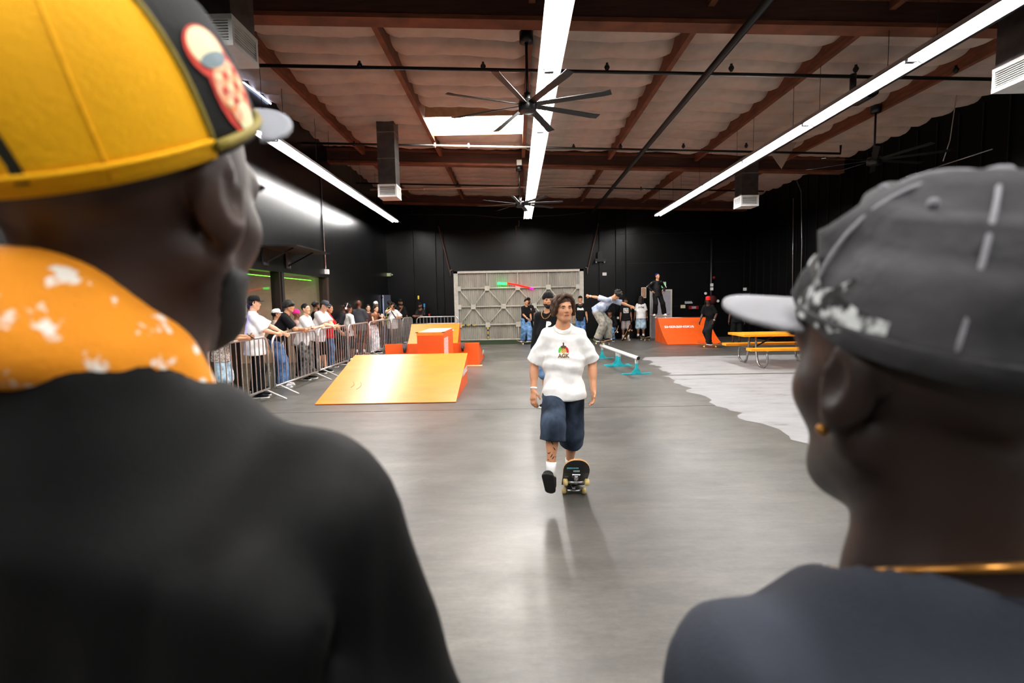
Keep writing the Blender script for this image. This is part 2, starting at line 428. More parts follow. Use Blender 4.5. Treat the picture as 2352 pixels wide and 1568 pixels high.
def dp(px, py): q = W(px, py, YF - .06); return (q.x, 0, q.z)
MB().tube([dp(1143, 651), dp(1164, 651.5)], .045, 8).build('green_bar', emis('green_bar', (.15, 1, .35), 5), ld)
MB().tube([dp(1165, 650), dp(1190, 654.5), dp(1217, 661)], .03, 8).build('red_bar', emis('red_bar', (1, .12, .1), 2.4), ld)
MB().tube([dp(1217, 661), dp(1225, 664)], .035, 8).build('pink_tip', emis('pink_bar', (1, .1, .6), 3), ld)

# ---- grey exit door and the small fittings on the rear wall
def rear_box(name, label, cat, px0, py0, px1, py1, m, depth=.05):
    a = W(px0, py1, YF); b = W(px1, py0, YF)
    return tag(MB().box((a.x, YF - depth, a.z), (b.x, YF, b.z)).build(name, m), label, cat)
a = W(1495, 668, YF); b = W(1540, 668, YF)
gd = struct(MB().box((a.x, YF - .04, 0), (b.x, YF - .005, a.z)).build('door_2', mat('grey_door', (.6, .6, .63), .5, var=.05)))
MB().box((a.x - .05, YF - .06, 0), (a.x, YF, a.z + .05)).box((b.x, YF - .06, 0), (b.x + .05, YF, a.z + .05)).box((a.x, YF - .06, a.z), (b.x, YF, a.z + .05)).build('door_frame', M_OFFWHITE, gd)
MB().box((a.x + .06, YF - .09, 1.0), (a.x + .1, YF - .04, 1.05)).bar((a.x + .08, YF - .1, 1.02), (a.x + .2, YF - .1, 1.02), .02, .03).build('door_handle', M_GALV, gd)
ex = thing('exit_sign', 'green lit exit sign on the wall above the grey door', 'sign', W(1520, 654.5, YF - .03))
MB().box((-.18, -.03, -.13), (.17, .03, .13)).build('casing', M_OFFWHITE, ex)
MB().box((-.15, -.035, -.1), (.14, -.03, .1)).build('face', emis('exit_green', (.45, .95, .5), .8), ex)
text_on('lettering', 'EXIT', .15, (0, -.036, 0), (1, 0, 0), (0, 0, 1), M_WHITEMETAL, ex, sx=.8)
fs_ = thing('wall_sign', 'tall cream sign with red lettering beside the grey door', 'sign', W(1478.5, 672, YF - .01))
MB().box((-.1, -.01, -.22), (.1, .01, .22)).build('plate', mat('cream_plate', (.88, .84, .72), .5), fs_)
MB().box((-.075, -.014, -.19), (.01, -.01, .19)).box((.03, -.014, -.19), (.07, -.01, .19)).build('red_panel', mat('faded_red', (.5, .16, .1), .5), fs_)
for k in range(7): MB().box((-.055, -.017, -.16 + k * .05), (-.01, -.014, -.135 + k * .05)).build('letter', mat('cream_plate', (.88, .84, .72)), fs_)
rear_box('notice', 'small white notice on black column right of the shutter', 'sign', 1383, 626, 1392, 633, M_WHITEMETAL, .12)
rear_box('alarm_panel', 'small cream alarm panel right of the orange quarter pipe', 'panel', 1563, 700, 1573, 707.5, mat('cream_plate', (.88, .84, .72)), .06)
t = thing('number_plate', 'white stencilled lettering plate above the red box', 'sign', W(1582, 694, YF - .01))
for k in range(7): MB().box((-.16 + k * .047, -.005, -.05), (-.125 + k * .047, .01, .0)).build('letter', M_WHITEMETAL, t)
for k in range(6): MB().box((-.16 + k * .05, -.005, .015), (-.13 + k * .05, .01, .04)).build('letter', M_WHITEMETAL, t)
t = thing('hose_box', 'dark red fire box with grey window near the riser', 'box', W(1593, 706, YF - .05))
MB().box((-.2, -.05, -.06), (.19, .05, .06)).build('body', M_RED, t)
MB().box((-.09, -.055, -.045), (.09, -.05, .045)).build('window', mat('grey_pane', (.55, .57, .62), .3), t)
t = thing('sprinkler_riser', 'red sprinkler riser with gauges and valve in rear corner', 'pipe', W(1632, 780, YF - .15))
MB().tube([(0, 0, 0), (0, 0, 4.2)], .05, 8).build('pipe', mat('grey_riser', (.1, .09, .1), .4), t)
MB().ball((0, -.08, 1.65), (.22, .1, .2), 12).tube([(-.25, -.08, 1.62), (.25, -.08, 1.62)], .05, 8).build('valve', mat('oxide_red', (.25, .06, .045), .6, var=.3), t)
for dx, zz in ((-.27, 1.92), (.24, 1.6)): MB().tube([(dx, -.1, zz), (dx, -.13, zz)], .055, 12).build('gauge', M_WHITEMETAL, t)
for lo, hi in (((-.06, -.08, 2.04), (.06, -.05, 2.16)), ((-.06, -.08, 2.2), (.06, -.05, 2.32)), ((-.24, -.1, 1.6), (-.16, -.06, 1.78))): MB().box(lo, hi).build('tag', M_WHITEMETAL, t)
MB().ball((.07, -.1, 2.55), .06, 8).build('bell', M_RED, t)
rear_box('socket_box', 'small white socket plate low on the dark rear wall', 'socket', 1416, 727, 1420.5, 732, M_WHITEMETAL, .12)
a = S(1711, 664, XR - .02)
tag(MB().box((XR - .05, a.y - .1, a.z - .06), (XR, a.y + .1, a.z + .06)).build('wall_switch', M_WHITEMETAL), 'small white switch plate on the ribbed right wall', 'switch')
dj = thing('open_door', 'narrow pale lit door leaf standing open in the far left corner', 'door', (XL + .03, 20.35, 0))
MB().box((0, -.04, 0), (.05, .04, 1.98)).build('edge', mat('pale_blue_paint', (.62, .68, .8), .5, var=.06), dj)
MB().box((.05, -.02, 0), (.32, .04, 1.98)).build('leaf', mat('blue_grey_paint', (.2, .22, .27), .4), dj)
MB().box((.0, -.05, 1.85), (.03, -.04, 1.93)).build('hinge', M_RED, dj)
a = W(890, 631, YF - .1); a.x = max(a.x, XL + .1)
tag(MB().box((a.x - .1, YF - .1, a.z - .06), (a.x + .06, YF, a.z + .07)).tube([(a.x + .05, YF - .08, a.z), (a.x + .14, YF - .1, a.z)], .03, 6).build('wall_sensor', mat('pale_sensor', (.66, .72, .55), .5)), 'small pale sensor high in the far left corner', 'sensor')

# ---- left wall: bracket shelf, conduit
sh = thing('wall_shelf', 'black shelf on diagonal brackets high on the left wall', 'shelf', (XL, 11.55, 2.86))
MB().box((0, -1.0, .0), (.85, .95, .035)).build('board', mat('black_board', (.05, .055, .06), .35), sh)
for y in (-.62, .45):
    MB().bar((.02, y, -.3), (.62, y, 0), .03, .03).box((0, y - .12, -.36), (.03, y + .12, 0)).build('bracket', M_BLACK, sh)
cd = thing('conduit', 'thin steel conduit down the black left wall to a white box', 'pipe', (XL + .02, 14.35, 0))
MB().tube([(0, 0, 2.62), (0, -.02, 5.3)], .018, 6).tube([(0, .06, 2.66), (0, .02, 3.2)], .01, 6).build('tube', M_GALV, cd)
MB().box((-.02, -.02, 2.5), (.06, .13, 2.63)).build('junction_box', M_WHITEMETAL, cd)

# ================================================================== roof
ceiling = struct(MB().add([(XL - .3, YB - .2, roof(XL - .3) + .35), (XR + .3, YB - .2, roof(XR + .3) + .35), (XR + .3, YF + .3, roof(XR + .3) + .35), (XL - .3, YF + .3, roof(XL - .3) + .35)], [(0, 1, 2, 3)]).build('ceiling', M_BEAMDARK))
PUR = [-6.45, -4.25, -2.05, .30, 2.74, 5.2, 7.62, 9.9]
BEAMY = [-.2, 7.45, 15.05, 22.65]
SKY_X, SKY_Y = (PUR[2], PUR[3]), (12.15, 13.45)
def quilt(w, seed):
    """one sagging insulation batt, w wide (x) by .61 deep (y), scalloped with creases at its long edges"""
    rnd = np.random.RandomState(seed); nx, ny = 22, 8
    vs = []; fs = []
    ph = rnd.rand(8) * 6.28; am = rnd.rand(8)
    for j in range(ny + 1):
        v = j / ny
        for i in range(nx + 1):
            u = i / nx
            z = -.11 * (math.sin(math.pi * v) ** .55) * (1 + .35 * math.sin(u * 5 + ph[0]) * am[0])
            z += .022 * math.sin(9 * u + 4 * v + ph[1]) * am[1] * math.sin(math.pi * v) + .018 * math.sin(17 * u - 6 * v + ph[2]) * am[2] * math.sin(math.pi * v)
            z += .012 * math.sin(31 * u + 9 * v + ph[3]) * math.sin(math.pi * v)
            e = min(u, 1 - u) * w
            z += .07 * max(0, 1 - e / .16)                  # lifted flange at the purlins
            z += .035 * abs(2 * v - 1) ** 6
            vs.append((u * w, .012 + v * .586 + .012 * math.sin(7 * u + ph[4]), z))
    for j in range(ny):
        for i in range(nx):
            a = j * (nx + 1) + i; fs.append((a, a + nx + 1, a + nx + 2, a + 1))
    me = bpy.data.meshes.new('insulation_batt'); me.from_pydata(vs, [], fs); me.materials.append(M_INSUL)
    me.polygons.foreach_set('use_smooth', np.ones(len(fs), bool)); me.update(); return me
rnd = random.Random(5)
for c in range(len(PUR) - 1):
    x0, x1 = max(PUR[c] + .04, XL - .1), min(PUR[c + 1] - .04, XR + .1)
    variants = [quilt(x1 - x0, 10 * c + k) for k in range(4)]
    for b in range(3):
        y = BEAMY[b] + .1
        while y + .3 < BEAMY[b + 1] - .05:
            if b == 0 and y < 4.2: y += .61; continue
            if not (c == 2 and SKY_Y[0] - .35 < y < SKY_Y[1] - .2):
                o = bpy.data.objects.new('insulation_batt', variants[rnd.randrange(4)]); COL.objects.link(o); o.parent = ceiling
                o.location = (x0, y, roof(x0) + rnd.uniform(-.01, .012)); o.rotation_euler = (0, math.atan(.04), 0)
            y += .61
for c, x in enumerate(PUR):
    for b in range(3):
        if x < XL or x > XR: continue
        zt = roof(x)
        MB().box((x - .045, BEAMY[b] + .06, zt - .24), (x + .045, BEAMY[b + 1] - .06, zt + .3)).build('purlin', M_WOOD, ceiling)
beams = []
for y in BEAMY[:3] + [21.2]:
    p = []
    for s in (0, 1):
        pass
    def sl(x, d): return roof(x) + d
    mb = MB()
    for (dy, d0, d1, mi) in ((.11, -.44, .34, 0), (.13, -.47, -.41, 1), (.14, -.13, -.06, 1)):
        vs = []
        for x in (XL - .1, XR + .1):
            for yy in (y - dy, y + dy):
                for d in (d0, d1): vs.append((x, yy, sl(x, d)))
        mb.add(vs, [(0, 1, 3, 2), (4, 6, 7, 5), (0, 4, 5, 1), (2, 3, 7, 6), (0, 2, 6, 4), (1, 5, 7, 3)], mi)
    mb.build('cross_beam', [M_BEAMDARK, M_WOOD], ceiling)
# skylight with curb
sk = thing('skylight', 'glowing white skylight panel between two timber purlins', 'skylight', (0, 0, 0))
zc = roof(SKY_X[1]) + .02
x0, x1 = SKY_X[0] + .05, SKY_X[1] - .05
MB().box((x0, SKY_Y[0], zc + .16), (x1, SKY_Y[1], zc + .18)).build('pane', M_SKY, sk)
for y in (SKY_Y[0] - .05, SKY_Y[1]): MB().box((x0, y, zc - .06), (x1, y + .05, zc + .25)).build('curb', mat('pale_curb', (.7, .55, .42), .7), sk)

# ---- fluorescent rows
def fixture(name):
    t = thing(name, 'x', 'light fixture', group='rows of fluorescent strip lights under the roof')
    L = 2.42
    prof = [(-.15, -.06), (-.152, -.055), (-.06, .015), (-.055, .06), (.055, .06), (.06, .015), (.152, -.055), (.15, -.06), (.05, .005), (-.05, .005)]
    MB().prism(prof, 'y', -L / 2, L / 2).build('reflector', mat('grey_reflector', (.6, .6, .61), .5, var=.06), t)
    for x in (-.042, .042):
        MB().tube([(x, -L / 2 + .03, -.022), (x, L / 2 - .03, -.022)], .018, 8).build('tube', M_TUBE, t)
    for y in (-L / 2 + .02, L / 2 - .02): MB().box((-.06, y - .015, -.045), (.06, y + .015, .01)).build('end_cap', M_GALV, t)
    for y in (-.8, .8): MB().tube([(0, y, .06), (0, y, 1.05)], .004, 5).build('hanger', M_BLACK, t)
    return t
ROWS = ((-4.37, 19.35, 'beside the left wall'), (.50, 19.2, 'over the middle of the floor'), (5.22, 19.15, 'towards the right wall'))
ordinal = ['first', 'second', 'third', 'fourth', 'fifth', 'sixth', 'seventh', 'eighth', 'ninth', 'tenth']
fx = None
for x, yend, where in ROWS:
    for k in range(10):
        lab = '%s white fluorescent strip light from the shutter end, row %s' % (ordinal[k], where)
        loc = (x, yend - 1.22 - 2.43 * k, 4.7)
        if fx is None: fx = fixture('strip_light'); fx.location = loc; fx['label'] = lab
        else: dup(fx, loc, 0, lab)

# ---- ceiling fans
M_FAN = mat('fan_black', (.045, .043, .042), .4, var=.2)
def fan(loc, phase, rod, label):
    t = thing('ceiling_fan', label, 'ceiling fan', loc, group='large black ceiling fans')
    MB().lathe([(.0, -.1), (.1, -.1), (.13, -.08), (.135, .0), (.12, .06), (.05, .07), (.035, .1), (.05, .17), (.02, .18), (.0, .18)]).build('motor_hub', M_FAN, t)
    MB().tube([(0, 0, .17), (0, 0, rod)], .02, 8).build('down_rod', M_FAN, t)
    MB().lathe([(.03, rod - .15), (.1, rod - .14), (.1, rod), (0, rod)]).build('canopy', M_FAN, t)
    MB().box((-.07, -.05, rod), (.07, .05, rod + .16)).build('wiring_box', M_OFFWHITE, t)
    blade = None
    for k in range(8):
        if blade is None:
            n = 10; vs = []; fs = []
            for i in range(n + 1):
                r = .12 + (1.22 - .12) * i / n; w = .045 + .012 * i / n; tw = -math.radians(16 - 5 * i / n); zz = -.012 * (i / n) ** 2
                for sx, sz in ((-1, -1), (1, -1), (1, 1), (-1, 1)):
                    yy = sx * w; z2 = sz * .004 + (.012 * (1 - (sx * .5) ** 2) if i == n else 0)
                    vs.append((r, yy * math.cos(tw), zz + yy * math.sin(tw) + z2))
                if i:
                    a = 4 * i - 4; b2 = 4 * i
                    for q in range(4): fs.append((a + q, a + (q + 1) % 4, b2 + (q + 1) % 4, b2 + q))
            fs += [(0, 3, 2, 1), (4 * n, 4 * n + 1, 4 * n + 2, 4 * n + 3)]
            o = blade = fix_normals(mesh_obj('blade', vs, fs, M_FAN, t))
        else:
            o = blade.copy(); COL.objects.link(o); o.parent = t
        o.rotation_euler = (0, 0, phase + k * math.pi / 4)
    return t
fan((.225, 7.72, 4.49), math.radians(-110.5), 1.02, 'large black eight bladed fan under the near timber beam')
fan((.177, 14.82, 4.40), math.radians(-190.5), 1.05, 'smaller looking black fan under the far timber beam')
fan((7.5, 10.95, 4.42), math.radians(12), 1.1, 'dark fan hanging by the right wall')

# ---- duct drops with louvred diffusers
def duct(x, y, zb, w, d, ztop, label):
    t = thing('air_duct', label, 'air duct', (x, y, 0), group='square air ducts with louvred diffusers')
    MB().box((-w / 2 + .02, -d / 2 + .02, zb + .28), (w / 2 - .02, d / 2 - .02, ztop)).build('duct', M_DUCT, t)
    for z in np.arange(zb + .9, ztop, .62): MB().box((-w / 2 + .012, -d / 2 + .012, z), (w / 2 - .012, d / 2 - .012, z + .02)).build('seam', M_GALV, t)
    g = MB()
    g.box((-w / 2, -d / 2, zb), (w / 2, d / 2, zb + .05)).box((-w / 2, -d / 2, zb + .25), (w / 2, d / 2, zb + .3))
    for sx in (-1, 1):
        for sy in (-1, 1): g.box((sx * (w / 2 - .022) - .02, sy * (d / 2 - .022) - .02, zb + .04), (sx * (w / 2 - .022) + .02, sy * (d / 2 - .022) + .02, zb + .26))
    g.build('diffuser_frame', M_WHITEMETAL, t)
    MB().box((-w / 2 + .05, -d / 2 + .05, zb + .04), (w / 2 - .05, d / 2 - .05, zb + .26)).build('diffuser_core', M_BLACK, t)
    for k in range(7):
        z = zb + .065 + k * .027
        MB().box((-w / 2 + .01, -d / 2 + .01, z), (w / 2 - .01, d / 2 - .01, z + .01)).build('louvre', M_WHITEMETAL, t)
    return t
duct(-3.02, 5.55, 4.24, .52, .52, 6.2, 'galvanised duct with white louvred diffuser nearest the yellow cap')
duct(-3.05, 12.85, 4.22, .46, .5, 6.1, 'galvanised duct with white diffuser below the left end of the far beam')
duct(6.62, 14.9, 4.18, .5, .5, 5.7, 'duct with bright white diffuser over the picnic table')
duct(6.5, 6.6, 4.2, .6, .6, 5.7, 'duct with bright white diffuser beside the right light row')

# ---- sprinkler pipes
def pipe(name, label, pts, r, m, drops=()):
    t = thing(name, label, 'pipe', (0, 0, 0))
    MB().tube(pts, r, 8).build('run', m, t)
    a, b = Vector(pts[0]), Vector(pts[-1])
    for f in drops:
        p = a.lerp(b, f)
        MB().tube([p - Vector((0, 0, r * 1.8)), p + Vector((0, 0, .07))], .022, 6).ball(p, r * 1.6, 8).build('sprinkler_head', m, t)
    return t
M_PIPEW = mat('white_and_lit_pipe', (.8, .7, .62), .4, var=.08)
def sp(x): return 5.5 - .04 * x
pipe('sprinkler_pipe', 'black sprinkler pipe crossing below the near roof bay', [(XL, 8.9, sp(XL)), (XR - .9, 8.9, sp(XR - .9)), (XR - .9, 8.9, sp(XR - .9) + .15)], .03, M_PIPEB, (.05, .2, .35, .5, .65, .8, .92))
pipe('sprinkler_pipe', 'black sprinkler pipe crossing in front of the far beam', [(XL, 13.2, sp(XL)), (-2.0, 13.2, sp(-2))], .028, M_PIPEB, (.4,))
pipe('sprinkler_pipe', 'stretch of sprinkler pipe below the skylight, coloured pale as if lit', [(-2.0, 13.2, sp(-2)), (.35, 13.2, sp(.35))], .028, M_PIPEW, (.02, .38))  # pale colour stands in for skylight falling on the black pipe
pipe('sprinkler_pipe', 'black sprinkler pipe from the middle row towards the right wall', [(.35, 13.2, sp(.35)), (XR - 1.2, 13.2, sp(XR - 1.2)), (XR - 1.2, 13.2, sp(XR) + .25)], .028, M_PIPEB, (.15, .3, .5, .7))
pipe('sprinkler_pipe', 'pale pipe crossing just behind the far beam', [(-4.6, 16.75, 5.3), (3.3, 16.75, 5.28)], .03, M_PIPEW, (.22,))
pipe('sprinkler_pipe', 'black sprinkler pipe near the rear end of the roof', [(XL, 17.6, sp(XL)), (XR - 1, 17.6, sp(XR - 1))], .026, M_PIPEB, (.1, .25, .4, .55, .7, .85))
pipe('main_pipe', 'long black main pipe running towards the shutter', [(3.1, 4.5, 5.2), (3.2, 21.3, 5.2)], .055, M_PIPEB)
mp = pipe('main_pipe', 'thick black main pipe above the right light row', [(6.0, 5.2, 5.05), (6.0, 9.0, 5.05), (6.0, 21.2, 5.0)], .085, M_PIPEB)
vo = MB().tube([(-.02, -.15, 0), (-.02, .25, 0)], .14, 10).tube([(-.3, -.1, 0), (-.3, -.1, .26)], .05, 8).tube([(-.3, -.1, 0), (0, -.1, 0)], .06, 8).build('valve', M_PIPEB, mp); vo.location = (6.0, 9.0, 5.05)
for px, top, bot, y in ((1010, 340, 412, 16.75),):
    a = W(px, top, y); b2 = W(px, bot, y)
    tag(MB().tube([a, b2], .012, 6).build('pipe_hanger', M_PIPEW), 'thin pale hanger rod holding the crossing pipe', 'rod')
# loose flap of lining, wires on the right
fl = MB(); 
p = [W(1760, 335, 13.6), W(1832, 323, 13.6), W(1795, 387, 13.6)]
fl.add([p[0], p[1], p[2], p[0] + Vector((0, .04, 0)), p[1] + Vector((0, .25, .05)), p[2] + Vector((.03, .06, 0))], [(0, 1, 2), (5, 4, 3), (0, 3, 4, 1), (1, 4, 5, 2), (2, 5, 3, 0)])
fl.build('insulation_flap', M_INSUL, ceiling)
for pts, lab in ((((1830, 415), (1840, 440), (1842, 560), (1838, 680)), 'pale bent conduit beside the grey cap'), (((1822, 455), (1820, 700)), 'thin straight conduit just behind the grey cap')):
    q = [S(px, py, XR - .06) for px, py in pts]
    tag(MB().tube(q, .014, 6).build('wall_conduit', M_GALV), lab, 'pipe')
q = [S(px, py, XR - .05) for px, py in ((2082, 406), (2280, 342))]
tag(MB().tube(q, .012, 6).build('wall_conduit', M_GALV), 'thin sloping conduit high on the right wall', 'pipe')
q = [W(px, py, 10.6) for px, py in ((2199, 205), (2182, 322), (2166, 370))]
tag(MB().tube(q, .008, 5).build('hanging_wire', M_OFFWHITE), 'thin loose wire dangling from the roof on the right', 'wire')
q = [S(px, py, XL + .03) for px, py in ((538, 185), (560, 190), (590, 212), (622, 238))]
tag(MB().tube(q, .02, 6).build('led_reflection_strip', emis('blue_white_reflection', (.8, .85, 1), 4)), 'blue white LED reflection high on the left wall, built as a glowing strip', 'light strip')  # emissive tube stands in for an LED reflection on the wall

for pts, lab in ((((935, 492), (1090, 494), (1150, 500), (1203, 499)), 'dark cable sagging along the rear wall to the middle row'), (((1215, 497), (1290, 494), (1345, 488)), 'short dark cable from the middle row towards the rear right')):
    q = [W(px, py, YF - (.105 if pts[0][0] < 1000 else .015)) for px, py in pts]
    tag(MB().tube(q, .014, 5).build('sagging_cable', mat('grey_cable', (.22, .2, .19), .6)), lab, 'cable')
q = [W(px, py, YF - .04) for px, py in ((1192, 506), (1192, 519), (1185, 519), (1185, 542))]
tag(MB().tube(q, .025, 6).build('bent_pipe', mat('rusty_rod', (.4, .29, .22))), 'short cranked pipe on the rear wall above the shutter', 'pipe')
# ================================================================== orange ramps
M_ORANGE = mat('orange_plywood', (.93, .36, .07), .5, var=.08, scale=3, bump=.04, bscale=40)
M_AMBER = mat('amber_ramp_sheet', (.97, .53, .13), .3, spec=.8, var=.07, scale=2, stretch=(1, 3, 1), bump=.03, bscale=20)
M_LETTER = mat('white_lettering', (.95, .95, .93), .5, var=.03)
M_SCUFF = mat('ramp_scuff', (.75, .28, .1), .6)
def wedge(name, label, x0, x1, y0, y1, h, slope_front=True):
    """plain wedge ramp; sloping sheet towards the camera (slope_front) or away from it"""
    t = thing(name, label, 'skate ramp', ((x0 + x1) / 2, (y0 + y1) / 2, 0))
    w = (x1 - x0) / 2; d = (y1 - y0) / 2; s = 1 if slope_front else -1
    tri = [(-d * s, 0.004), (d * s, 0.0), (d * s, h)]
    if not slope_front: tri = tri[::-1]
    MB().prism(tri, 'x', -w, w).build('body', M_ORANGE, t)
    n = Vector((0, -h, 2 * d * s)); n = Vector((0, -h * s, 2 * d)).normalized()
    a = Vector((0, -d * s, .004)); b = Vector((0, d * s, h))
    q = []
    for x in (-w - .01, w + .01):
        for p, o in ((a, .002), (b, .002), (b, .014), (a, .014)): q.append(p + n * o + Vector((x, 0, 0)))
    MB().add(q, [(0, 1, 2, 3), (7, 6, 5, 4), (0, 4, 5, 1), (1, 5, 6, 2), (2, 6, 7, 3), (3, 7, 4, 0)]).build('riding_sheet', M_AMBER if slope_front else M_ORANGE, t)
    return t, n
RAX0, RAX1 = -3.33, -1.02
rA, nA = wedge('wedge_ramp', 'wide amber wedge ramp with white scuffed sheet, slope facing the open floor', RAX0, RAX1, 8.32, 10.52, .585)
text_on('lettering', 'SHERBINSKIS', .15, ((RAX1 - RAX0) / 2, .52, .3), (0, 1, 0), (0, 0, 1), M_LETTER, rA, sx=1.05, bold=.006, off=.006)
for (px, py), (qx, qy), bend in (((811, 877), (806, 890), 5), ((828, 878), (819, 894), 6)):
    def onramp(x, y):
        v = pdir(x, y); P0 = Vector((0, 8.32, .02)); nn = Vector((0, -.585, 2.2)).normalized()
        o = Vector((0, 0, CAM_H)); tt = (P0 - o).dot(nn) / v.dot(nn); return o + v * tt - rA.location + nn * .004
    pts = [onramp(px + (qx - px) * f + bend * math.sin(math.pi * f), py + (qy - py) * f) for f in (0, .25, .5, .75, 1)]
    MB().tube(pts, .003, 5).build('skid_mark', M_SCUFF, rA)
rC, nC = wedge('wedge_ramp', 'low orange wedge ramp turned away, its upright back with castors', -3.4, -.97, 13.2, 15.3, .585, False)
for px, py in ((930, 800), (1063, 797)):
    p = W(px, py, 13.15) - rC.location
    c = MB().box((p.x - .06, p.y - .0, p.z - .02), (p.x + .06, p.y + .05, p.z + .12)).build('castor_bracket', M_GALV, rC)
    MB().tube([(p.x - .025, p.y - .03, p.z - .04), (p.x + .025, p.y - .03, p.z - .04)], .07, 12).build('castor_wheel', M_BLACK, rC)
text_on('lettering', 'SHERBINSKIS', .13, (1.215, .35, .2), (0, 1, 0), (0, 0, 1), M_LETTER, rC, bold=.004, off=.012)
tag(MB().box((-1.3, 13.0, 0), (-.88, 13.16, .02)).build('plank', mat('pale_plank', (.85, .68, .5), .7)), 'pale loose board on the floor at the low wedge corner', 'board')
# tall block between the two wedges
bx = thing('grind_box', 'tall orange box with worn white top and pale printed panel', 'skate box', (-1.88, 12.0, 0))
bw, bd, bh = .29, .85, 1.0
bevel(MB().box((-bw, -bd, 0), (bw, bd, bh)).build('body', M_ORANGE, bx), .006)
MB().box((-bw + .02, -bd + .02, bh), (bw - .02, bd - .02, bh + .006)).build('top_sheet', mat('worn_top', (.97, .62, .4), .4, col2=(1, .97, .93), scale=3), bx)
MB().box((-bw - .005, -bd - .006, bh - .07), (bw + .005, -bd, bh + .004)).build('coping', mat('coping_orange', (.98, .56, .2), .35), bx)
for sx in (-1, 1): MB().box((sx * bw - .03, -bd - .008, bh - .006), (sx * bw + .03, -bd + .03, bh + .009)).build('corner_plate', M_BLACK, bx)
MB().box((bw, -bd + .06, .02), (bw + .004, -.12, bh - .14)).build('printed_panel', mat('printed_panel', (.95, .9, .88), .5, col2=(.85, .4, .33), scale=60), bx)
for y, z in ((bd - .05, bh - .06), (.3, .3)): MB().ball((bw + .01, y, z), .025, 8).build('bolt', M_WHITEMETAL, bx)
# quarter pipes
def quarter(name, label, loc, rotz, w, run, h, deck, m_sheet):
    t = thing(name, label, 'skate ramp', loc, rotz)
    n = 12; prof = []
    for i in range(n + 1):
        f = i / n; prof.append((-run / 2 + run * f, .004 + h * (.55 * f + .45 * f ** 2.2)))
    poly = prof + [(run / 2 + deck, h), (run / 2 + deck, 0)]
    MB().prism(poly, 'x', -w / 2, w / 2).build('body', M_ORANGE, t)
    vs = []; fs = []
    for i, (y, z) in enumerate(prof):
        for x in (-w / 2 - .012, w / 2 + .012): vs += [(x, y - .004, z + .003), (x, y - .008, z + .014)]
        if i:
            a = 4 * i - 4; b = 4 * i; fs += [(a + 1, a + 3, b + 3, b + 1), (a, b, b + 2, a + 2), (a, a + 1, b + 1, b), (a + 2, b + 2, b + 3, a + 3)]
    fs += [(0, 2, 3, 1), (4 * n, 4 * n + 1, 4 * n + 3, 4 * n + 2)]
    fix_normals(mesh_obj('riding_sheet', vs, fs, m_sheet, t, smooth=False))
    MB().tube([(-w / 2, run / 2, h + .01), (w / 2, run / 2, h + .01)], .022, 8).build('coping', M_GALV, t)
    return t, prof
qD, _ = quarter('quarter_pipe', 'orange quarter pipe in front of the rear barricade', (-2.75, 16.85, 0), 0, 1.62, 1.3, .92, .35, mat('amber_orange_sheet', (.98, .5, .13), .42, var=.06))
qE, profE = quarter('quarter_pipe', 'orange quarter pipe with white lettering and a skater on its deck', (6.32, 18.78, 0), math.radians(-2), 1.86, 1.5, .89, .45, M_ORANGE)
f1 = Vector((0, profE[8][0], profE[8][1])); f2 = Vector((0, profE[10][0], profE[10][1])); up = (f2 - f1).normalized()
text_on('lettering', 'SHERBINSKIS', .17, f1 + up * .1 + Vector((-.25, -.01, .012)), (1, 0, 0), up, M_LETTER, qE, sx=1.12, bold=.005, off=.012)

# ================================================================== grind rail
gr = thing('grind_rail', 'low white round grind rail on turquoise feet', 'grind rail', (0, 0, 0))
ra = G(1383, 823); rb = G(1462, 859); ra.z = rb.z = 0
RAIL_A = ra.copy(); RAIL_D = (rb - ra).normalized(); RAIL_Z = .36
dr = (rb - ra).normalized(); pr = Vector((-dr.y, dr.x, 0))
M_TURQ = mat('turquoise_paint', (.1, .68, .72), .5, var=.12)
zr = .36
MB().tube([ra - dr * .12 + Vector((0, 0, zr)), rb + dr * .14 + Vector((0, 0, zr))], .045, 14, caps=False).build('rail', mat('worn_white_rail', (.88, .87, .86), .35, var=.12, scale=20), gr)
MB().tube([rb + dr * .138 + Vector((0, 0, zr)), rb + dr * .139 + Vector((0, 0, zr))], .034, 14).build('dark_end_disc', M_BLACK, gr)  # black disc painted in place of the shaded hollow of the rail
L_ = (rb - ra).length
for f in (0, .49, .56, 1):
    p = ra + dr * L_ * f
    MB().bar(p + Vector((0, 0, .03)), p + Vector((0, 0, zr - .12)), .055, .055, (0, 1, 0)).build('post', M_TURQ, gr)
    MB().bar(p + Vector((0, 0, zr - .12)), p + Vector((0, 0, zr - .03)), .056, .056, (0, 1, 0)).build('post_top', M_WHITEMETAL, gr)
    MB().bar(p - pr * .32 + Vector((0, 0, .012)), p + pr * .32 + Vector((0, 0, .012)), .07, .022).build('foot_plate', M_TURQ, gr)
    for s_ in (-1, 1):
        q = [p + pr * (.025 * s_) + Vector((0, 0, .02)), p + pr * (.12 * s_) + Vector((0, 0, .02)), p + pr * (.025 * s_) + Vector((0, 0, .14))]
        MB().add([v + dr * .006 for v in q] + [v - dr * .006 for v in q], [(0, 1, 2), (5, 4, 3), (0, 3, 4, 1), (1, 4, 5, 2), (2, 5, 3, 0)]).build('gusset', M_TURQ, gr)

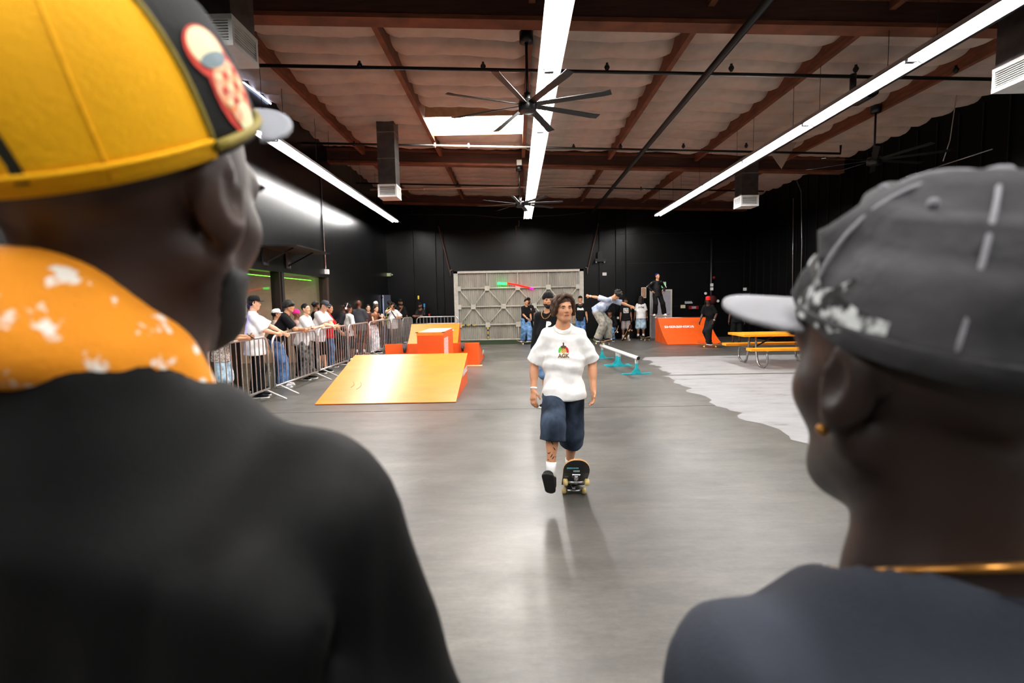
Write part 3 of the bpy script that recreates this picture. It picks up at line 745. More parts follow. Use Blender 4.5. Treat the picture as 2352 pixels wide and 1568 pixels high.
# ================================================================== picnic table
M_YEL = mat('orange_yellow_paint', (.97, .62, .1), .42, var=.08, scale=4)
pt = thing('picnic_table', 'orange yellow picnic table on bent steel legs', 'picnic table', (6.42, 12.35, 0), math.radians(-1))
TL = 1.12
for k in range(4):
    y = -.36 + k * .24
    bevel(MB().box((-TL, y - .117, .715), (TL, y + .117, .77)).build('top_plank', M_YEL, pt), .006)
for s_ in (-1, 1):
    bevel(MB().box((-TL, s_ * .72 - .135, .415), (TL, s_ * .72 + .135, .475)).build('bench_plank', M_YEL, pt), .006)
for x in (-.72, .72):
    for s_ in (-1, 1):
        pts = [(x, s_ * .18, .71), (x, s_ * .2, .4), (x, s_ * .3, .1), (x, s_ * .42, .025), (x, s_ * .62, .025), (x, s_ * .76, .1), (x, s_ * .78, .25), (x, s_ * .72, .41)]
        P = []
        for i in range(len(pts) - 1):
            for f in (0, .5): P.append(Vector(pts[i]).lerp(Vector(pts[i + 1]), f))
        P.append(Vector(pts[-1]))
        MB().tube(P, .026, 8).build('bent_leg', M_GALV, pt)
    MB().bar((x, -.8, .4), (x, .8, .4), .04, .03).build('cross_bar', M_GALV, pt)
    MB().bar((x, 0, .4), (x * .25, 0, .7), .03, .03).build('brace', M_BLACK, pt)

# ================================================================== crowd barricades
M_STEEL = mat('barricade_steel', (.8, .79, .78), .3, .75, var=.12, scale=20)
def barricade(a, b, label, nbar=12, back=False):
    a = Vector((a[0], a[1], 0)); b = Vector((b[0], b[1], 0)); d = b - a; L = d.length
    t = thing('barricade', label, 'barricade', a, math.atan2(d.y, d.x), group='steel crowd barricades')
    r = .15; top = 1.1; bot = .18; pts = [(.0, 0, bot - .02)]
    for i in range(7): an = math.pi / 2 * i / 6; pts.append((r - r * math.cos(an), 0, top - r + r * math.sin(an)))
    for i in range(7): an = math.pi / 2 * i / 6; pts.append((L - r + r * math.sin(an), 0, top - r + r * math.cos(an)))
    pts.append((L, 0, bot - .02))
    MB().tube(pts, .021, 8).build('frame', M_STEEL, t)
    MB().tube([(0, 0, bot), (L, 0, bot)], .02, 8).build('bottom_rail', M_STEEL, t)
    bar = None
    for k in range(1, nbar):
        x = L * k / nbar
        z = top - (r - math.sqrt(max(0, r * r - (r - x) ** 2)) if x < r else (r - math.sqrt(max(0, r * r - (x - L + r) ** 2)) if x > L - r else 0))
        if bar is None or z < top - .002:
            o = MB().tube([(0, 0, bot), (0, 0, z)], .0105, 6, caps=False).build('bar', M_STEEL, t)
            if z >= top - .002: bar = o
        else:
            o = bar.copy(); COL.objects.link(o); o.parent = t
        o.location = (x, 0, 0)
    for x in (.16, L - .16):
        f = MB().bar((x, -.36, .012), (x, -.04, bot - .015), .05, .016)
        f.build('foot', M_STEEL, t)
        MB().bar((x, .36, .012), (x, .04, bot - .015), .05, .016).bar((x, -.05, bot - .015), (x, .05, bot - .015), .05, .012).build('foot', M_STEEL, t)
    for z in (.45, .85): MB().tube([(L + .02, 0, z), (L + .06, 0, z), (L + .06, 0, z - .06)], .009, 6).build('hook', M_STEEL, t)
    return t
BX = -4.42
bar_spec = [((BX + .15, 5.25), (BX + .05, 7.02), 'steel barricade beside the yellow bandana, first of the line'),
            ((BX + .05, 7.18), (BX, 9.02), 'steel barricade with the phone holder leaning at it'),
            ((BX, 9.22), (BX + .02, 11.2), 'steel barricade under the boy with the bowl haircut'),
            ((BX - .02, 11.42), (BX - .01, 13.35), 'steel barricade in front of the red shirt'),
            ((BX - .02, 13.5), (BX + .02, 15.25), 'steel barricade beside the bald man'),
            ((BX - .02, 15.45), (BX + .06, 17.75), 'steel barricade with the woman in pale jeans behind it'),
            ((BX + .05, 17.95), (BX + .2, 18.85), 'narrow angled barricade at the photographer'),
            ((BX + .22, 18.95), (BX + .42, 19.74), 'last angled barricade of the long line'),
            ((-3.84, 19.8), (-2.22, 19.75), 'steel barricade across the rear behind the orange quarter pipe')]
for a, b, lab in bar_spec:
    n = 12
    if 'angled' in lab: n = 11
    barricade(a, b, lab, n)
# ================================================================== organic shapes: blended solids turned into one continuous mesh
def V3(*a): return np.array(a, float)
def nrm(v): v = np.asarray(v, float); return v / max(1e-9, np.linalg.norm(v))
def rot_zyx(yaw=0, pitch=0, roll=0):
    """degrees: yaw about z, pitch about x (positive looks up), roll about y"""
    y, p, r = map(math.radians, (yaw, pitch, roll))
    Rz = np.array([[math.cos(y), -math.sin(y), 0], [math.sin(y), math.cos(y), 0], [0, 0, 1]])
    Rx = np.array([[1, 0, 0], [0, math.cos(p), -math.sin(p)], [0, math.sin(p), math.cos(p)]])
    Ry = np.array([[math.cos(r), 0, math.sin(r)], [0, 1, 0], [-math.sin(r), 0, math.cos(r)]])
    return Rz @ Rx @ Ry
# primitives: dicts with 't': 'c' tapered capsule, 'e' ellipsoid, 'f' flattened tapered capsule
def cap_(a, b, ra, rb=None, k=.02, cut=None, sub=False): return dict(t='c', a=V3(*a), b=V3(*b), ra=ra, rb=ra if rb is None else rb, k=k, cut=cut, sub=sub)
def ell_(c, r, R=None, k=.02, cut=None, sub=False): return dict(t='e', c=V3(*c), r=V3(*r), R=np.eye(3) if R is None else R, k=k, cut=cut, sub=sub)
def flat_(a, b, ra, rb, side, k=.02, cut=None, sub=False): return dict(t='f', a=V3(*a), b=V3(*b), ra=ra, rb=rb, s=nrm(side), k=k, cut=cut, sub=sub)
def _ext(p):
    if p['t'] == 'e':
        m = np.abs(p['R']) @ p['r']; return p['c'] - m, p['c'] + m
    r = max(p['ra'], p['rb']) if p['t'] == 'c' else max(*p['ra'], *p['rb'])
    return np.minimum(p['a'], p['b']) - r, np.maximum(p['a'], p['b']) + r
def _dist(p, X, Y, Z):
    if p['t'] == 'e':
        q = [X - p['c'][0], Y - p['c'][1], Z - p['c'][2]]; R = p['R']
        l = [(q[0] * R[0, i] + q[1] * R[1, i] + q[2] * R[2, i]) / p['r'][i] for i in range(3)]
        k0 = np.sqrt(l[0] ** 2 + l[1] ** 2 + l[2] ** 2)
        k1 = np.sqrt((l[0] / p['r'][0]) ** 2 + (l[1] / p['r'][1]) ** 2 + (l[2] / p['r'][2]) ** 2) + 1e-9
        d = k0 * (k0 - 1) / k1
    else:
        ba = p['b'] - p['a']; L2 = max(1e-12, ba @ ba)
        qx, qy, qz = X - p['a'][0], Y - p['a'][1], Z - p['a'][2]
        t = np.clip((qx * ba[0] + qy * ba[1] + qz * ba[2]) / L2, 0, 1)
        qx = qx - t * ba[0]; qy = qy - t * ba[1]; qz = qz - t * ba[2]
        if p['t'] == 'c': d = np.sqrt(qx ** 2 + qy ** 2 + qz ** 2) - (p['ra'] + (p['rb'] - p['ra']) * t)
        else:
            s = p['s']; u = qx * s[0] + qy * s[1] + qz * s[2]
            w2 = np.maximum(0, qx ** 2 + qy ** 2 + qz ** 2 - u * u)
            rs = p['ra'][0] + (p['rb'][0] - p['ra'][0]) * t; rd = p['ra'][1] + (p['rb'][1] - p['ra'][1]) * t
            d = (np.sqrt((u / rs) ** 2 + w2 / rd ** 2) - 1) * np.minimum(rs, rd)
    if p['cut'] is not None:
        for (c, n) in p['cut']:
            d = np.maximum(d, (X - c[0]) * n[0] + (Y - c[1]) * n[1] + (Z - c[2]) * n[2])
    return d
def _relax(v, f, it):
    e = np.concatenate([f[:, [i, (i + 1) % 4]] for i in range(4)]); e = np.concatenate([e, e[:, ::-1]])
    cnt = np.bincount(e[:, 0], minlength=len(v)).astype(float)[:, None]
    for _ in range(it):
        acc = np.stack([np.bincount(e[:, 0], weights=v[e[:, 1], i], minlength=len(v)) for i in range(3)], 1)
        v = v * .45 + .55 * acc / np.maximum(1, cnt)
    return v
def blend(prims, res, cuts=(), fine=None, wrinkle=None):
    """-> (verts, faces). fine: (axis, lo, hi, res) gives a band of finer grid; cuts: half spaces kept (point, normal: outside is positive)"""
    lo = np.min([_ext(p)[0] for p in prims if not p['sub']], axis=0) - 2.5 * res
    hi = np.max([_ext(p)[1] for p in prims if not p['sub']], axis=0) + 2.5 * res
    ax = []
    for i in range(3):
        pts = [lo[i]]
        while pts[-1] < hi[i]:
            r = res
            if fine:
                for (fa, fl, fh, fr) in fine:
                    if fa == i and fl <= pts[-1] <= fh: r = fr
            pts.append(pts[-1] + r)
        ax.append(np.array(pts))
    D = np.full([len(a) for a in ax], 1.0, np.float32)
    for p in prims:
        l, h = _ext(p); m = p['k'] * 1.2 + 3 * res
        sl = tuple(slice(max(0, np.searchsorted(ax[i], l[i] - m) - 1), np.searchsorted(ax[i], h[i] + m) + 1) for i in range(3))
        X, Y, Z = np.meshgrid(*(ax[i][sl[i]] for i in range(3)), indexing='ij', sparse=True)
        d = _dist(p, X, Y, Z); o = D[sl]; k = p['k']
        if p['sub']:
            hh = np.clip(.5 - .5 * (o + d) / k, 0, 1); D[sl] = o * (1 - hh) - d * hh + k * hh * (1 - hh)
        else:
            hh = np.clip(.5 + .5 * (d - o) / k, 0, 1); D[sl] = d * (1 - hh) + o * hh - k * hh * (1 - hh)
    if len(cuts):
        X, Y, Z = np.meshgrid(*ax, indexing='ij', sparse=True)
        for (c, n) in cuts: D = np.maximum(D, (X - c[0]) * n[0] + (Y - c[1]) * n[1] + (Z - c[2]) * n[2])
    v, f = _nets(D, ax)
    if wrinkle and len(v):
        amp, freq, seed = wrinkle; v = _relax(v, f, 3)
        rs = np.random.RandomState(seed); nv = _vnormals(v, f); w = np.zeros(len(v))
        for i in range(5):
            kd = nrm(rs.randn(3)) * freq * (0.7 + .5 * i); q = v + .05 * np.sin(v[:, [1, 2, 0]] * 9 + rs.rand(3) * 6)
            w += np.sin(q @ kd + rs.rand() * 6.28) / (1 + .5 * i)
        w = np.sign(w) * np.abs(w) ** 1.3
        v = v + nv * (amp * w * .5)[:, None]
    return v, f
def _vnormals(v, f):
    n = np.cross(v[f[:, 2]] - v[f[:, 0]], v[f[:, 3]] - v[f[:, 1]]); out = np.zeros_like(v)
    for i in range(4): np.add.at(out, f[:, i], n)
    return out / np.maximum(1e-12, np.linalg.norm(out, axis=1))[:, None]
def _nets(D, ax):
    ins = D < 0
    c = np.zeros([s - 1 for s in D.shape], np.int8)
    for i in (0, 1):
        for j in (0, 1):
            for k in (0, 1): c += ins[i:D.shape[0] - 1 + i, j:D.shape[1] - 1 + j, k:D.shape[2] - 1 + k]
    cell = np.argwhere((c > 0) & (c < 8))
    idx = np.full(c.shape, -1, np.int32); idx[tuple(cell.T)] = np.arange(len(cell))
    acc = np.zeros((len(cell), 3)); cnt = np.zeros(len(cell))
    cor = [(i, j, k) for i in (0, 1) for j in (0, 1) for k in (0, 1)]
    for a in range(8):
        for b in range(a + 1, 8):
            if sum(x != y for x, y in zip(cor[a], cor[b])) != 1: continue
            A = cell + cor[a]; B = cell + cor[b]
            da = D[tuple(A.T)].astype(float); db = D[tuple(B.T)].astype(float); m = (da < 0) != (db < 0)
            t = (da[m] / (da[m] - db[m]))[:, None]
            PA = np.stack([ax[i][A[m, i]] for i in range(3)], 1); PB = np.stack([ax[i][B[m, i]] for i in range(3)], 1)
            acc[m] += PA + (PB - PA) * t; cnt[m] += 1
    v = acc / cnt[:, None]
    fs = []
    for axis in range(3):
        o1, o2 = [(1, 2), (2, 0), (0, 1)][axis]
        sa = [slice(None)] * 3; sb = [slice(None)] * 3; sa[axis] = slice(0, -1); sb[axis] = slice(1, None)
        for o in (o1, o2):
            sa[o] = slice(1, -1); sb[o] = slice(1, -1)
        A = ins[tuple(sa)]; B = ins[tuple(sb)]
        e = np.argwhere(A != B); flip = A[tuple(e.T)]
        e = e.copy(); e[:, o1] += 1; e[:, o2] += 1
        def cellidx(d1, d2):
            q = e.copy(); q[:, o1] -= d1; q[:, o2] -= d2; return idx[tuple(q.T)]
        q = np.stack([cellidx(1, 1), cellidx(0, 1), cellidx(0, 0), cellidx(1, 0)], 1)
        q[~flip] = q[~flip][:, ::-1]
        fs.append(q)
    f = np.concatenate(fs); f = f[(f >= 0).all(1)]
    return v, f
def np_obj(name, v, f, m, parent=None, smooth=True, midx=None):
    me = bpy.data.meshes.new(name)
    me.vertices.add(len(v)); me.vertices.foreach_set('co', np.asarray(v, np.float32).ravel())
    me.loops.add(f.size); me.loops.foreach_set('vertex_index', f.astype(np.int32).ravel())
    me.polygons.add(len(f)); me.polygons.foreach_set('loop_start', np.arange(0, f.size, f.shape[1], dtype=np.int32))
    for mm in (m if isinstance(m, (list, tuple)) else [m]): me.materials.append(mm)
    if midx is not None: me.polygons.foreach_set('material_index', np.asarray(midx, np.int32))
    me.polygons.foreach_set('use_smooth', np.full(len(f), smooth, bool))
    me.update(calc_edges=True); me.validate()
    o = bpy.data.objects.new(name, me); COL.objects.link(o)
    if parent: o.parent = parent
    return o

# ------------------------------------------------------------------ heads
def head_prims(hc, Rh, hs=1.0, jaw=1.0, ears=True, nose=1.0):
    def P(x, y, z): return V3(*hc) + Rh @ V3(x, y, z) * hs
    def E(c, r, k=.02, R=None, **kw): return ell_(P(*c), V3(*r) * hs, Rh if R is None else Rh @ R, k, **kw)
    def C(a, b, ra, rb=None, k=.015, **kw): return cap_(P(*a), P(*b), ra * hs, (ra if rb is None else rb) * hs, k, **kw)
    L = [E((0, -.012, .038), (.075, .096, .086)), E((0, .028, -.028), (.06, .068, .085), .03),
         E((0, .058, -.09), (.034 * jaw, .03, .028), .025)]
    for s in (-1, 1):
        L += [C((s * .054, .0, -.045), (s * .024 * jaw, .06, -.092), .021, .017, .02), E((s * .042, .054, -.02), (.018, .022, .017), .03)]
        if ears:
            Re = rot_zyx(-22 * s, 8, 0)
            L += [E((s * .079, -.01, .0), (.0095, .02, .033), .008, Re), E((s * .077, .001, -.026), (.008, .011, .013), .008),
                  E((s * .088, -.003, .004), (.006, .011, .019), .006, Re, sub=True)]
    L += [C((-.036, .079, .024), (.036, .079, .024), .013, k=.02), C((0, .088, .018), (0, .105, -.022), .0085 * nose, .0115 * nose, .012)]
    for s in (-1, 1): L += [E((s * .012, .095, -.027), (.009, .01, .008), .008), E((s * .031, .099, .005), (.014, .012, .008), .012, sub=True)]
    L += [C((-.019, .083, -.052), (.019, .083, -.052), .0085, k=.01), C((-.016, .082, -.063), (.016, .082, -.063), .0085, k=.01)]
    return L, P

def ik(a, tgt, l1, l2, pole):
    a = V3(*a); d = V3(*tgt) - a; L = np.linalg.norm(d); L = min(L, (l1 + l2) * .999); u = nrm(d)
    x = (l1 * l1 - l2 * l2 + L * L) / (2 * L); h = math.sqrt(max(0, l1 * l1 - x * x))
    p = V3(*pole); p = p - (p @ u) * u; p = nrm(p)
    return a + u * x + p * h, a + u * L
def hand_prims(w, d, side, nrmv, curl=.5, fr=.009, spread=1.0, k=.008, thumb_out=.5, curls=None, ext=1.0):
    """palm from wrist w along d; side points to the thumb; nrmv is the palm normal the fingers curl towards"""
    w = V3(*w); d = nrm(d); side = nrm(V3(*side) - (V3(*side) @ d) * d); n = nrm(np.cross(d, side)); n = n if n @ V3(*nrmv) > 0 else -n
    L = [flat_(w + d * .008, w + d * .075, (.027, .018), (.039, .014), side, .012)]
    for i, (o, l) in enumerate(((.029, .072), (.010, .08), (-.010, .074), (-.028, .058))):
        c = (curls[i] if curls else curl); l *= ext
        b = w + d * (.086 - abs(o) * .15) + side * o * spread
        a1, a2, a3 = c * .7, c * 1.5, c * 2.1
        def dirn(a): return nrm(d * math.cos(a) + n * math.sin(a) + side * o * 1.2 * (spread - .8))
        m1 = b + dirn(a1) * l * .45; m2 = m1 + dirn(a2) * l * .32; m3 = m2 + dirn(a3) * l * .23
        L += [cap_(b - d * .015, m1, fr * 1.05, fr, k * .5), cap_(m1, m2, fr, fr * .92, k * .5), cap_(m2, m3, fr * .92, fr * .8, k * .5)]
    t0 = w + d * .022 + side * .024; t1 = t0 + nrm(d * .75 + side * (.3 + thumb_out) + n * .25) * .042; t2 = t1 + nrm(d * .95 + side * thumb_out * .6 + n * .35) * .036
    L += [cap_(t0, t1, fr * 1.35, fr * 1.1, k), cap_(t1, t2, fr * 1.1, fr * .85, k)]
    return L

# ------------------------------------------------------------------ wardrobe
_skins = {}
def skin(tone):
    return mat('skin_%02d%02d%02d' % tuple(int(x * 99) for x in tone), tone, .48, spec=.4, var=.07, scale=14, bump=.04, bscale=120)
def cloth(col, rough=.85, var=.1, col2=None, scale=10):
    key = 'cloth_' + '_'.join('%02d' % int(x * 99) for x in col) + ('' if col2 is None else '_p%d' % int(scale))
    return mat(key, col, rough, spec=.2, var=var, col2=col2, scale=scale, bump=.04, bscale=200)
def denim(col): 
    key = 'denim_' + '_'.join('%02d' % int(x * 99) for x in col)
    return mat(key, col, .85, spec=.15, col2=tuple(min(1, x * 1.55 + .05) for x in col), scale=9, bump=.15, bscale=300)
_shoe_cache = {}
def shoe_parts(up, sole, s):
    key = (up, sole, round(s, 2))
    if key not in _shoe_cache:
        z0 = -.045
        v, f = blend([flat_((0, -.045, -.055), (0, .15, -.062), (.042, .05), (.044, .034), (1, 0, 0), .03), cap_((0, -.035, -.03), (0, -.02, .012), .043, .042, .03),
                      cap_((0, .0, -.01), (0, .07, -.045), .038, .034, .03)], .009, cuts=[((0, 0, -.078), (0, 0, -1))])
        v2, f2 = blend([flat_((0, -.05, -.085), (0, .155, -.085), (.046, .05), (.05, .045), (1, 0, 0), .02)], .008, cuts=[((0, 0, -.07), (0, 0, 1)), ((0, 0, -.092), (0, 0, -1))])
        # flatten tubes vertically into a sole slab
        _shoe_cache[key] = (v * s, f, v2 * s, f2)
    return _shoe_cache[key]
def cap_parts(P, hs, colors, yaw=0, z0=.045, hgt=.098, tilt=6, brim_len=.072, parent=None, panels=None, n=40, flatb=.5, Wd=.085, Ln=.104, brim_w=62, rnd=.72, brim_drop=.012):
    """peaked cap in head space; P maps head coordinates to body space"""
    Rr = rot_zyx(yaw, tilt, 0)
    def Q(x, y, z): return P(*(Rr @ V3(x, y, z - z0) + V3(0, 0, z0)))
    m = 12; vs = []; fs = []; mi = []
    for j in range(m + 1):
        t = j / m; ro = max(.02, math.cos(t * math.pi / 2)) ** rnd; zz = z0 + hgt * math.sin(t * math.pi / 2) ** .95
        for i in range(n):
            a = 2 * math.pi * i / n
            fr = max(0, math.cos(a)); bulge = 1 + .05 * fr ** 2 * math.sin(t * math.pi)
            vs.append(Q(Wd * math.sin(a) * ro * bulge, (Ln * math.cos(a) * ro * bulge) - .008, zz + .012 * fr ** 2 * math.sin(t * math.pi)))
    for j in range(m):
        for i in range(n):
            i2 = (i + 1) % n; fs.append((j * n + i, j * n + i2, (j + 1) * n + i2, (j + 1) * n + i))
            a = math.degrees(2 * math.pi * (i + .5) / n); a = (a + 180) % 360 - 180
            mi.append(0 if panels is None else panels(a, j / m))
    fs.append(tuple(m * n + i for i in range(n))); mi.append(0 if panels is None else panels(0, .99))
    inner = len(vs); vs += [tuple(V3(*v) * .0 + V3(*P(0, 0, z0 + .02)) + (V3(*v) - V3(*P(0, 0, z0 + .02))) * .975) for v in vs[:n]]
    for i in range(n):
        i2 = (i + 1) % n; fs.append((i, inner + i, inner + i2, i2)); mi.append(mi[i])
    crown = mesh_obj('cap_crown', vs, fs, colors['crown'], parent, smooth=True, midx=mi)
    # brim
    vb = []; fb = []; nb = 16; mr = 6
    for side in (0, 1):
        for i in range(nb + 1):
            a = math.radians(-brim_w + 2 * brim_w * i / nb)
            for j in range(mr + 1):
                t = j / mr; ext = brim_len * (math.cos(a * 90 / brim_w * .98) ** .55) * t
                x = Wd * 1.0 * math.sin(a) * (1 + .05 * t); y = Ln * math.cos(a) - .008 + ext
                zz = z0 + .004 - .028 * flatb * (math.sin(a) ** 2) * (1 + .6 * t * ext / max(1e-6, brim_len * t) if t else 1) - brim_drop * ext / brim_len - (.004 if side else 0)
                vb.append(Q(x, y, zz))
    st = (nb + 1) * (mr + 1)
    for i in range(nb):
        for j in range(mr):
            a = i * (mr + 1) + j; b = a + mr + 1
            fb.append((a, a + 1, b + 1, b)); fb.append((st + b, st + b + 1, st + a + 1, st + a))
    for i in range(nb):
        a = i * (mr + 1) + mr; b = a + mr + 1; fb.append((a, st + a, st + b, b))
    for j in range(mr):
        a = j; b = j + 1; fb.append((a, st + a, st + b, b)); a = nb * (mr + 1) + j; b = a + 1; fb.append((b, st + b, st + a, a))
    brim = fix_normals(mesh_obj('cap_brim', vb, fb, colors['brim'], parent, smooth=True))
    MB().ball(Q(0, -.008, z0 + hgt + .001), (.009, .009, .005), 8).build('cap_button', colors.get('button', colors['brim']), parent)
    return crown, brim, Q

# ------------------------------------------------------------------ whole people
SKIN_LIGHT = (.87, .68, .56); SKIN_TAN = (.76, .55, .41); SKIN_BROWN = (.5, .33, .24); SKIN_DARK = (.3, .19, .14)
HAIR_BLACK = (.045, .038, .035)
def person(label, loc, yaw, h=1.75, skin_c=SKIN_TAN, shirt=(.95, .95, .95), sleeve=.85, long_sleeve=False, shirt_m=None, pants='pants', pants_c=(.05, .05, .055), pants_m=None,
           shoes=((.05, .05, .055), (.92, .92, .9)), hair='short', hair_c=HAIR_BLACK, hat=None, hat_c=(.05, .05, .055), beard=None, build=1.0, pel=None, lean=0, side=0, twist=0,
           head=(0, 0, 0), hands=None, poles=None, feet=None, knee_pole=None, res=.013, hem=-.13, tee_w=1.0, leg_w=1.0, face=True, curl=(.5, .5), hand_n=None, socks=None, group=None, seed=1, name='person', hairband=None, wr=.007, hand_dir=None, extras=None, pants_hem=None, fing=None, fine=None, shirt_extra=None, jaw=1.0, shirt_res=None, neck_cut=.066, wf=16, head_s=.98, neck=0.0):
    s = h / 1.75
    t = thing(name, label, 'person', loc, math.radians(yaw), group)
    pel = V3(0, 0, .95) if pel is None else V3(*pel)
    B = build
    Rs = rot_zyx(0, -lean, side); Rt = Rs @ rot_zyx(twist, 0, 0)
    up = Rs @ V3(0, 0, 1); rt = Rt @ V3(1, 0, 0); fw = Rt @ V3(0, 1, 0); rp = rot_zyx(twist * .3, 0, 0) @ V3(1, 0, 0)
    chest = pel + up * .33; nb_ = pel + up * .54
    sh = [pel + up * .468 + rt * sx * .158 * (.6 + .4 * B) for sx in (1, -1)]        # 0 right, 1 left
    hip = [pel + rp * sx * .088 for sx in (1, -1)]
    Rh = rot_zyx(*head); hc = nb_ + up * (.045 + neck) + Rh @ V3(0, .018, .115)
    hands = hands or [(.27, .04, .84), (-.27, .04, .84)]
    feet = feet or [(.11, .0, .09, -8), (-.11, .02, .09, 8)]
    poles = poles or [(.5, -1, -.2), (-.5, -1, -.2)]
    el, wrst, kn, an = [], [], [], []
    for i in (0, 1):
        e, w = ik(sh[i], hands[i], .285, .255, poles[i]); el.append(e); wrst.append(w)
        kp = (knee_pole[i] if knee_pole else (0.1 * (1 - 2 * i), 1, 0))
        k_, a_ = ik(hip[i], feet[i][:3], .44, .425, kp); kn.append(k_); an.append(a_)
    Lh, P = head_prims(hc, Rh, head_s, jaw)
    fr = max(.0088, res * .62)
    body = [flat_(pel + up * .02, pel + up * .22, (.135 * B, .095 * B), (.125 * B, .088 * B), rp, .04), flat_(pel + up * .24, pel + up * .43, (.13 * B, .09 * B), (.145 * B, .085), rt, .05),
            cap_(sh[0] - rt * .02 - up * .02, sh[1] + rt * .02 - up * .02, .044, k=.04), cap_(nb_ - up * .03, P(0, -.012, -.055), .055, .05, .03), flat_(nb_ - up * .05, nb_ + up * .01, (.08, .045), (.055, .048), rt, .04)]
    body += Lh
    for i in (0, 1):
        body += [cap_(sh[i] - up * .022, el[i], .036 * B, .037 * B, .025), cap_(el[i], wrst[i], .039 * B, .026, .015), cap_(el[i] * .7 + wrst[i] * .3, el[i] * .5 + wrst[i] * .5, .039 * B, .034, .02)]
        fd = nrm(wrst[i] - el[i]) if hand_dir is None or hand_dir[i] is None else nrm(hand_dir[i])
        hn = (-rt if i == 0 else rt) if hand_n is None or hand_n[i] is None else V3(*hand_n[i])
        sd = np.cross(hn, fd); sd = sd if sd @ (fw + up * .3) > 0 else -sd
        body += hand_prims(wrst[i], fd, sd, hn, curl[i], fr, curls=None if fing is None else fing[i])
        body += [cap_(hip[i], kn[i], .082 * B, .052, .04), cap_(kn[i], an[i], .05, .034, .02), ell_(kn[i] * .68 + an[i] * .32 + V3(0, -.018, 0), (.048, .05, .1), k=.03)]
        fy = math.radians(feet[i][3]); fp = feet[i][4] if len(feet[i]) > 4 else 0
        Rf = rot_zyx(feet[i][3], fp, 0); A = an[i]
        body += [cap_(A + Rf @ V3(0, -.03, -.04), A + Rf @ V3(0, .13, -.06), .034, .026, .02)]
    v, f = blend(body, res, fine=[(i, hc[i] - .135, hc[i] + .135, fine) for i in range(3)] if fine else [(2, hc[2] - .14, hc[2] + .14, res * .7)])
    bo = np_obj('body', v * s, f, skin(skin_c), t)
    bvh = BVHTree.FromPolygons([tuple(x) for x in v], [tuple(x) for x in f])
    info = dict(t=t, s=s, P=P, Rh=Rh, hc=hc, bvh=bvh, sh=sh, el=el, wr=wrst, pel=pel, up=up, rt=rt, fw=fw, kn=kn, an=an, nb=nb_)
    # ---- shirt
    if shirt is not None:
        hemp = pel + up * hem
        W_ = tee_w
        sp_ = [flat_(hemp - up * .04, pel + up * .2, (.196 * B * W_, .152 * B * W_), (.162 * B * W_, .122 * B * W_), rp * .5 + rt * .5, .05), flat_(pel + up * .2, pel + up * .42, (.162 * B * W_, .122 * B * W_), (.15 * B, .1), rt, .06),
               cap_(sh[0] - rt * .03, nb_ - up * .035, .064, .06, k=.04), cap_(sh[1] + rt * .03, nb_ - up * .035, .064, .06, k=.04), flat_(nb_ - up * .06, nb_ - up * .012, (.12, .07), (.082, .066), rt, .04)]
        for i in (0, 1):
            d = nrm(el[i] - sh[i])
            if long_sleeve:
                sp_ += [cap_(sh[i], el[i], .075 * B, .062, .03), cap_(el[i], wrst[i], .06, .042, .03, cut=[(wrst[i] - nrm(wrst[i] - el[i]) * .0, nrm(wrst[i] - el[i]))])]
            else:
                e = sh[i] + d * .285 * sleeve
                sp_.append(cap_(sh[i] - rt * (.02 * (1 - 2 * i)), e + d * .05, .066 * B, .08 * B * (.6 + .4 * W_), .035, cut=[(e, d)]))
        if shirt_extra: sp_ += shirt_extra(info)
        sp_.append(cap_(nb_ + fw * .015 + up * .01, nb_ + up * .12, neck_cut, neck_cut + .009, .012, sub=True))
        v, f = blend(sp_, shirt_res or max(res, .008), cuts=[(hemp, -up)], wrinkle=(wr, wf, seed))
        so = np_obj('shirt', v * s, f, shirt_m or cloth(shirt), t)
        info['shirt'] = BVHTree.FromPolygons([tuple(x) for x in v], [tuple(x) for x in f])
    # ---- trousers / shorts
    if pants:
        lw = leg_w
        pp = [flat_(pel - V3(0, 0, .04), pel + up * .1, (.15 * B, .11 * B), (.13 * B, .1 * B), rp, .03)]
        for i in (0, 1):
            kd = nrm(an[i] - kn[i])
            if pants == 'shorts':
                hp = .07 if pants_hem is None else pants_hem
                e = kn[i] + kd * hp
                pp += [cap_(hip[i] - V3(0, 0, .03), kn[i], .09 * lw, .098 * lw, .02), cap_(kn[i], e + kd * .06, .098 * lw, .1 * lw, .02, cut=[(e, kd)])]
            else:
                e = an[i] - V3(0, 0, .015)
                pp += [cap_(hip[i] - V3(0, 0, .03), kn[i], .088 * lw, .084 * lw, .025), cap_(kn[i], e + kd * .04, .085 * lw, .084 * lw, .03, cut=[(e, kd)])]
        v, f = blend(pp, max(res, .008), wrinkle=(wr, 20, seed + 7))
        np_obj('shorts' if pants == 'shorts' else 'trousers', v * s, f, pants_m or denim(pants_c), t)
    # ---- socks, shoes
    for i in (0, 1):
        fp = feet[i][4] if len(feet[i]) > 4 else 0
        Rf = rot_zyx(feet[i][3], fp, 0)
        if socks:
            kd = nrm(kn[i] - an[i])
            MB().tube([(an[i] - kd * .03) * s, (an[i] + kd * .08) * s, (an[i] + kd * .13) * s], [.044 * s, .042 * s, .045 * s], 12).build('sock', cloth(socks), t)
        v, f, v2, f2 = shoe_parts(shoes[0], shoes[1], s)
        so_ = np_obj('shoe', (v @ Rf.T) + an[i] * s, f, cloth(shoes[0], .6), t)
        np_obj('sole', (v2 @ Rf.T) + an[i] * s, f2, mat('sole_%02d' % int(shoes[1][0] * 99), shoes[1], .7), so_)
    # ---- hair
    hm = mat('hair_%02d%02d' % (int(hair_c[0] * 99), int(hair_c[1] * 99)), hair_c, .55, spec=.35, var=.35, scale=30, stretch=(4, 4, 1), bump=.5, bscale=90)
    def E(c, r, k=.015, **kw): return ell_(P(*c), V3(*r) * .98, Rh, k, **kw)
